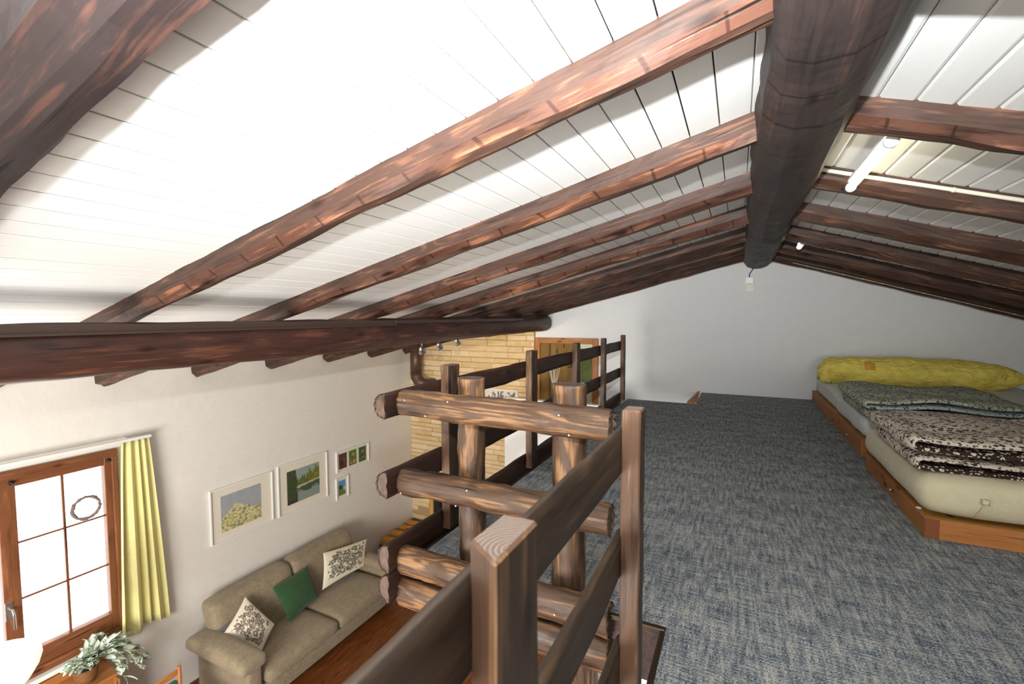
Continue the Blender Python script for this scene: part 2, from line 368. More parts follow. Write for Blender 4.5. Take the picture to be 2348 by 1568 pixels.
def timber(name, p0, p1, section, mats, parent=None, seed=0, seg=60, wob=.004, rough=.003, upv=(0, 0, 1), bow=(0, 0), scallop=0, midx=None, taper=(1, 1), topfringe=0, nsmooth=True, wane=0):
    """hewn timber from p0 to p1. section: list of (side, height) points in the cross-section, local x along the length."""
    rs = np.random.RandomState(seed+11)
    p0, p1 = Vector(p0), Vector(p1); L = (p1-p0).length; d = (p1-p0)/L
    side = Vector(upv).cross(d).normalized(); u = d.cross(side)   # side x, up y
    S = np.array(section, float); n = len(S); xs = np.linspace(0, L, seg+1)
    if scallop: xs = np.concatenate([[0, .008], xs[1:-1], [L-.008, L]])
    m = len(xs)
    a = smooth_noise(rs, m, wob, 8); b = smooth_noise(rs, m, wob, 8); rr = smooth_noise(rs, m, wob/ max(abs(S).max(), .01)*.6, 5)
    t_ = xs/L
    V = np.zeros((m, n, 3)); wn = smooth_noise(rs, m, wane, 9); wn2 = smooth_noise(rs, m, wane*.8, 7)
    for k in range(n):
        e = smooth_noise(rs, m, rough, 2.5)
        nr = S[k]/max(np.linalg.norm(S[k]), 1e-6)
        sc = (taper[0]*(1-t_)+taper[1]*t_)*(1+rr)
        V[:, k, 0] = xs
        V[:, k, 1] = S[k, 0]*sc+nr[0]*e+a+bow[0]*4*t_*(1-t_)
        V[:, k, 2] = S[k, 1]*sc+nr[1]*e+b+bow[1]*4*t_*(1-t_)
        if wane and k in (5, 8):   # lower side corners rise and fall along the log
            V[:, k, 2] += np.maximum(-.016, wn)
        if wane and k in (6, 8):
            V[:, k, 1] += np.maximum(-.012, wn2)
        if topfringe and S[k, 1] > .6*S[:, 1].max():
            V[:, k, 1] += rs.uniform(-1, 1, m)*topfringe
    if scallop:
        for e, s in ((0, 1), (m-1, -1)):
            for k in range(n):
                amt = (.10 if k % 2 else .015)*scallop
                V[e, k, 1] *= (1-amt); V[e, k, 2] *= (1-amt); V[e, k, 0] += s*(.012 if (k % 2 and scallop >= 1) else 0)
    F = []; mi = []
    for i in range(m-1):
        for k in range(n):
            F.append((i*n+k, i*n+(k+1) % n, (i+1)*n+(k+1) % n, (i+1)*n+k)); mi.append(midx[k] if midx else 0)
    ei = len(mats)-1 if isinstance(mats, (list, tuple)) else 0
    F.append(tuple(range(n))[::-1]); F.append(tuple(range((m-1)*n, m*n))); mi += [ei, ei]
    me = bpy.data.meshes.new(name); me.from_pydata(V.reshape(-1, 3).tolist(), [], F)
    for mm in (mats if isinstance(mats, (list, tuple)) else [mats]): me.materials.append(mm)
    me.polygons.foreach_set('material_index', mi)
    me.polygons.foreach_set('use_smooth', [nsmooth]*(len(F)-2)+[False, False]); me.update()
    bm = bmesh.new(); bm.from_mesh(me); bmesh.ops.recalc_face_normals(bm, faces=bm.faces[:]); bm.to_mesh(me); bm.free()
    ob = bpy.data.objects.new(name, me); COL.objects.link(ob)
    rot = Matrix((d, side, u)).transposed()
    attach(ob, parent, p0); ob.rotation_mode = 'QUATERNION'; ob.rotation_quaternion = rot.to_quaternion()
    return ob
def ell(rw, rh, n=20, p=2.0, a0=0, a1=2*math.pi):
    out = []
    for k in range(n):
        a = a0+(a1-a0)*k/n; c, s = math.cos(a), math.sin(a)
        out.append((rw*math.copysign(abs(c)**(2/p), c), rh*math.copysign(abs(s)**(2/p), s)))
    return out
def halfsec(flat_x, depth, h, n=12, sgn=1):
    """half log: flat face at side=0, round towards sgn*depth; total height h"""
    out = [(0, -h/2), (0, -h/4), (0, 0), (0, h/4), (0, h/2)]
    for k in range(1, n):
        a = math.pi/2-math.pi*k/n
        out.append((sgn*depth*abs(math.cos(a))**.75, h/2*math.sin(a)))
    return out

# ------------------------------------------------------------------ room shell
XL, YB, XR, YF, ZF = -5.63, 7.05, 3.35, -2.5, -3.15
def zl(x): return 1.935+.25*x
def zr(x): return 2.062-.32*x
RX = .2228; RZ = zl(RX)
# planked ceiling: dark backing boards with every white plank a part of it
bk = []
cv = [(XL-.1, YF-.1, zl(XL-.1)+.02), (RX, YF-.1, RZ+.02), (XR+.1, YF-.1, zr(XR+.1)+.02)]
cv = cv+[(x, YB+.1, z) for x, y, z in cv]; cv = cv+[(x, y, z+.08) for x, y, z in cv]
ceiling = newmesh('ceiling', cv, [(0, 1, 4, 3), (1, 2, 5, 4), (6, 9, 10, 7), (7, 10, 11, 8), (0, 6, 7, 1), (1, 7, 8, 2), (3, 4, 10, 9), (4, 5, 11, 10), (0, 3, 9, 6), (2, 8, 11, 5)], M['backing'], origin=(RX, 2, RZ))
tag(ceiling, kind='structure')
def plank_mesh(wd, y0, y1, ch, gap):
    # profile in (s, h), s across the slope, h downwards negative
    pr = [(gap, .015), (gap, -.004+ch*.7), (gap+ch, -.004), (wd-gap-ch, -.004), (wd-gap, -.004+ch*.7), (wd-gap, .015)]
    L = y1-y0
    V = [(s, 0, h) for s, h in pr]+[(s, L, h) for s, h in pr]; n = len(pr)
    F = [(k, k+n, (k+1) % n+n, (k+1) % n) for k in range(n)]+[tuple(range(n)), tuple(range(2*n-1, n-1, -1))]
    me = bpy.data.meshes.new('plank'); me.from_pydata(V, [], F); me.materials.append(M['plank']); me.update()
    bm = bmesh.new(); bm.from_mesh(me); bmesh.ops.recalc_face_normals(bm, faces=bm.faces[:]); bm.to_mesh(me); bm.free()
    return me
def planks(x_ref, mod, slope, zf, x_lo, x_hi, ch, gap):
    cs = 1/math.sqrt(1+slope*slope); wd = mod/cs
    me = plank_mesh(wd, YF, YB, ch, gap)
    k = math.ceil((x_lo-x_ref)/mod); x = x_ref+k*mod
    while x < x_hi-.02:
        o = bpy.data.objects.new('plank', me); COL.objects.link(o); o.rotation_mode = 'XYZ'
        o.rotation_euler = (0, -math.atan(slope), 0)
        attach(o, ceiling, (x, YF, zf(x)+random.uniform(0, .0015)))
        x += mod
planks(-.914, .1178, .25, zl, XL, RX-.05, .0016, .0026)
planks(.453, .1115, -.32, zr, RX-.02, XR, .009, .0016)

def poly_prism(name, pts, y0, y1, mat, kind=None, parent=None):
    n = len(pts); V = [(x, y0, z) for x, z in pts]+[(x, y1, z) for x, z in pts]
    F = [tuple(range(n)), tuple(range(2*n-1, n-1, -1))]+[(k, k+n, (k+1) % n+n, (k+1) % n) for k in range(n)]
    o = newmesh(name, V, F, mat, parent); bm = bmesh.new(); bm.from_mesh(o.data); bmesh.ops.recalc_face_normals(bm, faces=bm.faces[:]); bm.to_mesh(o.data); bm.free()
    if kind: o['kind'] = kind
    return o
G = [(XL-.2, ZF-.1), (XR+.2, ZF-.1), (XR+.2, zr(XR+.2)+.02), (RX, RZ+.02), (XL-.2, zl(XL-.2)+.02)]
wall_back = poly_prism('wall_back', G, YB, YB+.2, M['gable'], 'structure')
wall_front = poly_prism('wall_front', G, YF-.2, YF, M['wall'], 'structure')
box('wall_right', XR, XR+.2, YF, YB, ZF, zr(XR)+.05, M['gable'], kind='structure')
# left wall with the window opening; a second leaf continues outside the view
WY0, WY1, WZ0, WZ1 = .55, 2.33, -2.12, -.22
multibox('wall_left', [(XL-.3, XL, YF, WY0, ZF-.15, zl(XL)+.05), (XL-.3, XL, WY1, YB, ZF-.15, zl(XL)+.05), (XL-.3, XL, WY0, WY1, ZF-.15, WZ0), (XL-.3, XL, WY0, WY1, WZ1, zl(XL)+.05)], M['wall'])['kind'] = 'structure'
# ground floor: slab plus parquet planks as parts
gfloor = box('floor', XL, XR, YF, YB, ZF-.15, ZF-.012, plain('subfloor', srgb(70, 36, 18), .8), kind='structure')
pw = .145; x = XL+.002; i = 0
pmesh = {}
while x < -.9:
    y = -.4-((i*.61) % 1.1)
    while y < YB-.05:
        Lp = [1.1, 1.45, 1.8][(i*7+int(y*3)) % 3]; y1 = min(y+Lp, YB)
        if y1 > 1.2 or x < -4:
            key = round(y1-y, 3)
            if key not in pmesh:
                me = bpy.data.meshes.new('plank'); me.from_pydata(bv(.0012, pw-.0012, .0012, key-.0012, -.012, 0), [], BF); me.materials.append(M['parquet']); bevel_mesh(me, .0015); pmesh[key] = me
            o = bpy.data.objects.new('plank', pmesh[key]); COL.objects.link(o); attach(o, gfloor, (x, y, ZF))
        y = y1
    x += pw; i += 1
# loft floor slab (L-shaped, stair gap at the gable) with carpet
def slab(name, z0, z1, mat, parent=None, e=0.0):
    rects = [(-.215, XR, YF, 1.63), (-1.30, XR, 1.63, 6.10), (-.45, XR, 6.10, YB)]
    pts = [(-.215+e, YF), (-.215+e, 1.63+e), (-1.30+e, 1.63+e), (-1.30+e, 6.10-e), (-.45+e, 6.10-e), (-.45+e, YB), (XR, YB), (XR, YF)]
    n = len(pts); V = [(a, b, z0) for a, b in pts]+[(a, b, z1) for a, b in pts]
    F = [tuple(range(n)), tuple(range(2*n-1, n-1, -1))]+[(k, k+n, (k+1) % n+n, (k+1) % n) for k in range(n)]
    o = newmesh(name, V, F, mat, parent, origin=(0, 0, 0))
    bm = bmesh.new(); bm.from_mesh(o.data); bmesh.ops.recalc_face_normals(bm, faces=bm.faces[:]); bm.to_mesh(o.data); bm.free(); return o
loft = slab('floor', -.21, -.010, wood('slab_edge', 1, srgb(38, 26, 24), srgb(60, 40, 34), srgb(84, 56, 44), rough=.4)); tag(loft, kind='structure')
cp = slab('carpet', -.010, 0.0, M['carpet'], loft, .006); tag(cp, 'blue grey and beige streaked woven carpet')
box('wall_inner', -.215, -.10, YF, 1.8, ZF, -.21, M['white'], kind='structure')
box('wall_inner', -.60, .9, 1.82, 1.95, ZF, -.21, M['white'], kind='structure')

# trims of the stair opening
tr_ = box('trim_1', -.40, -.203, 1.612, 1.636, -.012, .006, M['bronze'], kind='structure', bevel=.004)
tr_ = box('trim_2', -.222, -.203, YF, 1.612, -.012, .006, M['bronze'], kind='structure', bevel=.004)
tr_ = newmesh('trim_3', [(-.555, 6.10, .0), (-.44, 6.10, .0), (-.47, 7.04, .0), (-.492, 7.04, .0), (-.555, 6.10, .02), (-.44, 6.10, .02), (-.47, 7.04, .02), (-.492, 7.04, .02)], BF, M['orange_y']); tr_['kind'] = 'structure'

# ------------------------------------------------------------------ stone cladding
cladding = box('wall_cladding', XL, -3.035, YB-.035, YB, ZF, .93, M['mortar'], kind='structure')
random.seed(3)
ends_poly = {}
bx_s, stuffV, stuffF = [], [], []
z = .93; stones = []
row = 0
while z > ZF+.05:
    hgt = random.choice([.075, .09, .105]); z0 = z-hgt; x = XL-random.uniform(0, .2)
    while x < -3.04:
        ln = random.uniform(.25, .62); x1 = min(x+ln, -3.035)
        if x1-x > .04: stones.append((max(x, XL), x1, z0, z, random.uniform(.006, .028)))
        x = x1
    z = z0; row += 1
# stones that would lie over the stove insert are left out
stones = [s for s in stones if not (s[1] > -5.20 and s[0] < -4.05 and s[2] < -1.90)]
def stone_geo(s):
    x0, x1, z0, z1, dp = s; g = .0016; yb = YB-.035; n = 4; V = []
    for (a, b) in ((x0+g, z0+g), (x1-g, z0+g), (x1-g, z1-g), (x0+g, z1-g)): V.append((a, yb+.01, b))
    j = lambda: random.uniform(-.003, .003)
    for (a, b) in ((x0+g, z0+g), (x1-g, z0+g), (x1-g, z1-g), (x0+g, z1-g)): V.append((a, yb-dp*.55+j(), b))
    q = .007
    for (a, b) in ((x0+g+q, z0+g+q), (x1-g-q, z0+g+q), (x1-g-q, z1-g-q), (x0+g+q, z1-g-q)): V.append((a, yb-dp-.004+j(), b))
    F = [(8, 9, 10, 11)]
    for lo in (0, 4):
        for k in range(4): F.append((lo+k, lo+(k+1) % 4, lo+4+(k+1) % 4, lo+4+k))
    return V, F
stones.sort(key=lambda s: -(s[2] > -1.5)*(s[1]-s[0])*10-(s[1]-s[0]))
for k, s in enumerate(stones):
    V, F = stone_geo(s)
    if k < 290: newmesh('stone', V, F, M['stone'], cladding)
    else:
        b0 = len(stuffV); stuffV += V; stuffF += [tuple(i+b0 for i in f) for f in F]
if stuffV: newmesh('stone_infill', stuffV, stuffF, M['stone'], cladding)['kind'] = 'stuff'

# ------------------------------------------------------------------ roof timbers
HS = .062
SEC_R = [(-HS, -.022), (-HS, .02), (-HS, .058), (HS, .058), (HS, .02), (HS, -.022), (.030, -.058), (0, -.062), (-.030, -.058)]
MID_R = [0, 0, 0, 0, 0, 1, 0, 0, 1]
yl = [.425, 1.345, 2.255, 3.15, 4.07, 5.02, 5.95, 6.86]
names_l = ['very thick rough dark log rafter at the top left corner, nearest of the left slope',
           'long reddish brown rafter lit brightest, second on the left slope',
           'third rafter of the left slope, between the brightly lit one and the darker ones',
           'fourth rafter of the left slope, brown with orange hewn lower edge',
           'fifth rafter of the left slope, thin and dark in the picture',
           'sixth rafter of the left slope, dark, two away from the gable wall rafter',
           'seventh rafter of the left slope, dark, next to the one along the gable wall',
           'last rafter of the left slope, running along the white gable wall']
for i, y in enumerate(yl):
    big = 1.32 if i == 0 else (.95 if i == 1 else (1.0 if i < 3 else 1.1 if i == 3 else 1.22))
    xe = .10
    p1 = (xe, y, zl(xe)-.052); p0 = (XL+.005, y, zl(XL)-.052)
    wb = .006 if i == 0 else .0045
    o = timber('rafter', p0, p1, [(a*big, b*(big if b < 0 else 1)) for a, b in SEC_R], [M['rafter'] if i else M['rafter_dark'], (M['rafter_wane_lit'] if i < 5 else M['rafter']) if i else M['rafter_dark'], M['logend']], seed=i*3+1, seg=110,
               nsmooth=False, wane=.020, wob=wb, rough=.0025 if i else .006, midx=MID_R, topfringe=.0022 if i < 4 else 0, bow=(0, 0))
    tag(o, names_l[i], 'beam', 'rafters of the left roof slope')
names_r = ['rafter of the right slope nearest the camera, above the upper picture edge',
           'thick brown rafter at the right picture edge, above the long fluorescent tube',
           'brown rafter on the right slope with a cream conduit along its top',
           'dark red brown rafter on the right slope, just behind the one with the conduit',
           'dark rafter on the right slope in front of the small far tube',
           'rafter on the right slope lit by the small far tube',
           'last rafter of the right slope against the gable wall, with a thin cable under it']
for i, y in enumerate([.47]+yl[1:]):
    p0 = (.34, y, zr(.34)-.052); p1 = (XR-.005, y, zr(XR)-.052)
    if i == 0: continue
    bg_ = 1.0 if i < 4 else 1.25
    o = timber('rafter', p0, p1, [(a*bg_, b*(bg_ if b < 0 else 1)) for a, b in SEC_R], [M['rafter'], M['rafter_wane_lit'] if i < 3 else M['rafter'], M['logend']], seed=i*3+40, seg=80, nsmooth=False, wane=.018, wob=.005, rough=.0025, midx=MID_R, topfringe=.002 if i < 4 else 0)
    tag(o, names_r[i-1], 'beam', 'rafters of the right roof slope')

ridge = timber('ridge_beam', (.197, YF+.005, 1.925), (.216, YB-.004, 1.895), ell(.172, .172, 14, 2.35), [M['ridge'], M['logend']], seed=90, seg=160, wob=.008, rough=.006, taper=(.86, 1.04), nsmooth=False)
tag(ridge, 'thick dark hewn log under the roof ridge, running to the gable wall', 'beam')
purlin = timber('purlin_log', (-2.852, YF+.005, .945), (-2.852, YB-.06, .995), ell(.135, .132, 22, 2.2), [M['purlin'], M['logend']], seed=93, seg=160, wob=.007, rough=.003, scallop=0, bow=(0, -.02))
tag(purlin, 'long dark brown round log carrying the left rafters halfway down the slope', 'beam')
ch = thing('cable_channel', (-2.75, 1, 1.03), 'flat brown cable channel along the upper edge of the long round log', 'cable channel')
box('cover', -2.778, -2.722, YF+.01, 3.21, 1.022, 1.068, M['channel'], ch, bevel=.003)
box('lip', -2.730, -2.714, YF+.01, 3.20, 1.018, 1.028, M['channel'], ch)
box('cover', -2.775, -2.728, 3.215, 5.9, 1.035, 1.068, M['channel'], ch, bevel=.003)

# ------------------------------------------------------------------ railings
SC_LOG = ell(.046, .062, 22, 2.25)
front = thing('log_railing', (-.87, 1.65, 0), 'rustic railing of round log rails nailed on two round posts, at the stair corner', 'railing')
rng = np.random.RandomState(5)
def logrow(z0a, z0b, xa, xb, rh, seed, lab=None):
    sec = [(a, b*rh/.062) for a, b in SC_LOG]
    # side axis: up x d ; for d=+X side=+Y
    return timber('log_rail', (xa, 1.622, z0a), (xb, 1.622, z0b), sec, [M['log'], M['logend']], front, seed=seed, seg=70, wob=.0035, rough=.002, scallop=1)
logrow(.713, .706, -1.352, -.392, .060, 1)
logrow(.353, .358, -1.362, -.392, .061, 2)
logrow(-.016, -.020, -1.368, -.392, .066, 3)
logrow(-.166, -.160, -1.372, -.392, .068, 4)
for xx, rr, sd in ((-1.055, .060, 5), (-.600, .070, 6)):
    timber('log_post', (xx, 1.735, .002), (xx, 1.735, .828), ell(rr, .055, 22, 2.3), [M['post_round'] if 0 else M['log'], M['logend']], front, seed=sd, seg=60, wob=.0035, rough=.002, upv=(0, 1, 0), scallop=.35)
timber('log_post', (-.52, 1.70, -1.0), (-.52, 1.70, -.235), ell(.055, .05, 16, 2.3), [M['log'], M['logend']], front, seed=9, seg=30, upv=(0, 1, 0))
def nail(p, d, par): lathe('nail', [(.0035, 0), (.0032, .0015)], p, M['nail'], par, n=8, axis=d)
for (nx, nz) in ((-1.30, .735), (-1.19, .675), (-1.075, .745), (-.585, .735), (-.545, .665), (-1.33, .315), (-1.04, .31), (-.985, .385), (-.60, -.03), (-1.0, .0), (-.55, .36)):
    nail((nx, 1.5765-.001, nz), (0, -1, 0), front)

def half(name, p0, p1, depth, h, mats, par, seed, sgn=1, seg=80, wob=.003, scal=1):
    return timber(name, p0, p1, halfsec(0, depth, h, 12, sgn), mats, par, seed=seed, seg=seg, wob=wob, rough=.0018, scallop=scal)
far = thing('plank_railing', (-1.35, 3.8, 0), 'long dark plank railing with five posts leading to the gable wall', 'railing')
# along +Y: side = up x d = -X... so sgn=+1 gives the round on the -X side
for zc, hh, sd in ((.714, .115, 21), (.362, .118, 22), (.026, .125, 23), (-.112, .125, 24)):
    half('rail', (-1.362, 1.515, zc), (-1.362, 6.03, zc), .062, hh, [M['rail'], M['logend']], far, sd, 1, 120)
def post(x0, x1, y0, y1, z0, z1, par, seed, cut=0):
    V = bv(x0, x1, y0, y1, z0, z1)
    if cut: V = [(a, b+(cut if (a == x0 and b == y0) else 0), c) for a, b, c in V]
    o = newmesh('post', V, BF, [M['post'], M['post_edge_lit'], M['endgrain']], par, origin=((x0+x1)/2+.03, (y0+y1)/2-.02, z0))
    me = o.data
    bm = bmesh.new(); bm.from_mesh(me)
    bmesh.ops.subdivide_edges(bm, edges=[e for e in bm.edges if abs(e.verts[0].co.z-e.verts[1].co.z) > .3], cuts=14)
    rs = random.Random(seed)
    for v in bm.verts:
        v.co.x += rs.uniform(-.0012, .0012); v.co.y += rs.uniform(-.0016, .0016)
    bm.normal_update()
    vert = [e for e in bm.edges if e.is_boundary is False and abs(e.verts[0].co.z-e.verts[1].co.z) > .02 and e.calc_face_angle(0) > 1.0]
    bmesh.ops.bevel(bm, geom=vert+[e for e in bm.edges if min(v.co.z for v in e.verts) > (z1-z0)-.001], offset=.004, segments=1, affect='EDGES')
    bm.normal_update()
    for f in bm.faces:
        f.material_index = 2 if f.normal.z > .8 else (1 if (f.normal.y < -.8 or f.calc_area() < .0006) else 0)  # small bevels are worn; near sides get their light from the paler colour
    bm.to_mesh(me); bm.free(); return o
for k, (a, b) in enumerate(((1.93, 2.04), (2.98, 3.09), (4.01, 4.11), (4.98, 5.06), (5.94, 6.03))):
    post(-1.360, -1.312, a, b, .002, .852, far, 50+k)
near = thing('plank_railing', (-.25, .4, 0), 'near plank railing with two big worn posts in the foreground', 'railing')
for zc, hh, sd in ((.742, .118, 31), (.450, .114, 32), (.146, .114, 33)):
    half('rail', (-.274, YF+.2, zc), (-.272, 1.262, zc), .031, hh, [M['rail_near'], M['logend']], near, sd, 1, 110, .002, 0)
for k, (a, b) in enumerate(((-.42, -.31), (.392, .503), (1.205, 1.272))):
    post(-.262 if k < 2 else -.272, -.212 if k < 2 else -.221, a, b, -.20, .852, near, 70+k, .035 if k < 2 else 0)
box('bottom_board', -.30, -.222, YF+.2, 1.27, -.20, -.16, M['rail_near'], near)

# ------------------------------------------------------------------ soft bodies
def grid_closed(name, f, nu, nv, mat, parent=None, origin=None, col=None, mats=None, midx=None):
    pass
def pillow(name, c4, th, mat, parent=None, n=26, colf=None, backmat=None, pinch=.045, seed=0):
    """c4: bl, br, tr, tl corners in world space; front normal = (br-bl)x(tl-bl)"""
    rs = np.random.RandomState(seed)
    bl, br, tr, tl = [np.array(c, float) for c in c4]
    nr = np.cross(br-bl, tl-bl); nr /= np.linalg.norm(nr)
    V = []; idx = {}
    cols = []
    g = rs.uniform(-1, 1, (6, 6))
    def wav(u, v):
        x, y = u*4.99, v*4.99; i, j = int(x), int(y); a, b = x-i, y-j
        return (g[i, j]*(1-a)+g[i+1, j]*a)*(1-b)+(g[i, j+1]*(1-a)+g[i+1, j+1]*a)*b
    for side in (1, -1):
        for j in range(n+1):
            for i in range(n+1):
                u, v = i/n, j/n
                if side == -1 and (i in (0, n) or j in (0, n)): idx[(side, i, j)] = idx[(1, i, j)]; continue
                uu = u+(.5-u)*pinch*4*v*(1-v)*1.0; vv = v+(.5-v)*pinch*4*u*(1-u)
                p = (bl*(1-uu)+br*uu)*(1-vv)+(tl*(1-uu)+tr*uu)*vv
                h = (4*u*(1-u))**.55*(4*v*(1-v))**.55
                p = p+nr*side*(th/2*h+ .006*wav(u, v)*h)
                idx[(side, i, j)] = len(V); V.append(tuple(p))
                cols.append(colf(u, v) if (colf and side == 1) else None)
    F = []; mi = []
    for side in (1, -1):
        for j in range(n):
            for i in range(n):
                q = (idx[(side, i, j)], idx[(side, i+1, j)], idx[(side, i+1, j+1)], idx[(side, i, j+1)])
                F.append(q if side == 1 else q[::-1]); mi.append(0 if side == 1 else 1)
    o = newmesh(name, V, F, [mat, backmat or mat], parent, midx=mi, smooth=True)
    if colf:
        ca = o.data.color_attributes.new('Col', 'FLOAT_COLOR', 'POINT')
        dflt = (.75, .72, .6, 1)
        ca.data.foreach_set('color', [x for c in cols for x in (c or dflt)])
    return o

def flower_field(seed, K=16, cream=(226, 218, 190), ink=(84, 76, 68)):
    rs = random.Random(seed); fl = []
    for _ in range(400):
        c = (rs.uniform(.14, .86), rs.uniform(.16, .84)); r = rs.choice([.075, .065, .05, .04])
        if all((c[0]-a[0])**2+(c[1]-a[1])**2 > (.8*(r+a[2]))**2 for a in fl): fl.append((c[0], c[1], r, rs.uniform(0, 6)))
        if len(fl) > K*3: break
    lv = [(rs.uniform(.08, .92), rs.uniform(.1, .9), rs.uniform(.02, .038), rs.uniform(0, 3.14)) for _ in range(K*5)]
    A, B = srgb(cream), srgb(ink); Cc = srgb(tuple((a*.45+b*.55) for a, b in zip(cream, ink)))
    def f(u, v):
        for (a, b, r, ph) in fl:
            dx, dy = u-a, v-b; d = math.hypot(dx, dy)
            if d < r*1.1:
                th = math.atan2(dy, dx); R_ = r*(.78+.28*abs(math.cos(2.5*(th+ph))))
                if d < R_:
                    q = d/R_
                    if q > .72 or .30 < q < .42 or q < .1: return B
                    return Cc if q > .42 else A
        for (a, b, r, ph) in lv:
            dx, dy = u-a, v-b; x_ = dx*math.cos(ph)+dy*math.sin(ph); y_ = -dx*math.sin(ph)+dy*math.cos(ph)
            if (x_/r)**2+(y_/(r*.4))**2 < 1: return B
        return A
    return f

def softbox(name, x0, x1, y0, y1, z0, z1, mat, parent=None, r=.05, n=10, puff=.0, seed=0, shear=None, wr=0):
    """rounded upholstery block"""
    bm = bmesh.new(); bmesh.ops.create_cube(bm, size=1)
    bmesh.ops.subdivide_edges(bm, edges=bm.edges[:], cuts=n, use_grid_fill=True)
    sx, sy, sz = x1-x0, y1-y0, z1-z0; c = Vector(((x0+x1)/2, (y0+y1)/2, (z0+z1)/2)); h = Vector((sx/2, sy/2, sz/2))
    rs = random.Random(seed); ph = [rs.uniform(0, 6) for _ in range(6)]
    for v in bm.verts:
        q = Vector((v.co.x*2, v.co.y*2, v.co.z*2))
        # concentrate vertices near edges
        q = Vector([math.copysign(1-(1-abs(a))**1.5, a) for a in q])
        p = Vector((q.x*h.x, q.y*h.y, q.z*h.z))
        inner = Vector((max(-h.x+r, min(h.x-r, p.x)), max(-h.y+r, min(h.y-r, p.y)), max(-h.z+r, min(h.z-r, p.z))))
        d = p-inner
        if d.length > 1e-6: p = inner+d.normalized()*min(r, d.length if d.length < r else r)
        pf = puff*(1-q.x**2)*(1-q.y**2)*(1 if q.z > 0 else 0)
        p.z += pf
        if wr: p += d.normalized()*wr*(math.sin(p.x*23+ph[0])*math.sin(p.y*19+ph[1])+.6*math.sin(p.z*31+p.y*11+ph[2])) if d.length > 1e-6 else Vector((0, 0, 0))
        if shear: p = shear(p, h)
        v.co = p
    for f in bm.faces: f.smooth = True
    me = bpy.data.meshes.new(name); bm.to_mesh(me); bm.free(); me.materials.append(mat)
    o = bpy.data.objects.new(name, me); COL.objects.link(o); attach(o, parent, c); return o

# ------------------------------------------------------------------ beds
def bed_frame(x0, x1, y0, y1, zt, label):
    t_ = thing('bed_frame', ((x0+x1)/2, (y0+y1)/2, 0), label, 'bed frame', 'low wooden bed frames')
    th = .024
    box('side_board', x0+th, x1, y0, y0+th, .001, zt, M['orange_x'], t_, bevel=.002)
    box('side_board', x0+th, x1, y1-th, y1, .001, zt, M['orange_x'], t_, bevel=.002)
    box('end_board', x0, x0+th, y0, y1, .001, zt, M['orange_y'], t_, bevel=.002)
    box('end_board', x1, x1+th, y0, y1, .001, zt, M['orange_y'], t_, bevel=.002)
    box('slat_base', x0+th, x1, y0+th, y1-th, .03, zt-.02, M['pale_wood'], t_)
    return t_
b1 = bed_frame(.850, 2.83, 2.885, 4.045, .100, 'low orange wood bed frame nearest the camera, under the cream mattress')
b2 = bed_frame(.885, 2.86, 4.385, 5.695, .128, 'low orange wood bed frame in the middle, behind the nearest bed')
b3 = bed_frame(.885, 2.86, 5.705, 7.03, .128, 'low orange wood bed frame standing against the gable wall')
box('corner_joint', .8495, .906, 2.8842, 2.886, .002, .099, plain('joint_dark', srgb(122, 66, 28), .5), b1)
lathe('knob', [(.004, 0), (.004, .006), (.011, .008), (.012, .014), (.008, .02)], (.85, 3.40, .06), M['metal'], b1, axis=(-1, 0, 0), n=14)
lathe('knob', [(.004, 0), (.004, .006), (.009, .008), (.010, .014), (.006, .018)], (.885, 4.83, .06), M['metal'], b2, axis=(-1, 0, 0), n=14)
for px, py in ((.862, 3.02),): lathe('felt_dot', [(.012, 0), (.010, .006)], (px, py, .100), M['white'], b1, n=12)
m1 = softbox('mattress', .835, 2.85, 2.905, 4.10, .100, .302, M['sheet_cream'], r=.09, n=14, puff=.01, wr=.003, seed=1)
tag(m1, 'thick mattress in a cream fitted sheet on the nearest bed frame', 'mattress')
m2 = softbox('mattress', .90, 2.84, 4.40, 5.66, .128, .298, M['sheet_white'], r=.06, n=14, puff=.01, wr=.006, seed=2)
tag(m2, 'mattress in a white rumpled sheet on the middle bed frame', 'mattress')
m3 = softbox('mattress', .92, 2.84, 5.72, 7.00, .128, .296, M['sheet_white'], r=.04, n=12, puff=.008, wr=.002, seed=3)
tag(m3, 'mattress in a pale sheet on the bed frame by the gable wall', 'mattress')
kn = pillow('sheet_knot', [(1.055, 2.893, .20), (1.085, 2.893, .20), (1.085, 2.893, .228), (1.055, 2.893, .228)], .022, M['sheet_cream'], m1, n=6)
tube('sheet_seam', [(1.068, 2.896, .20), (1.055, 2.903, .16), (1.04, 2.925, .125)], .0025, M['sheet_cream'], m1, n=6)

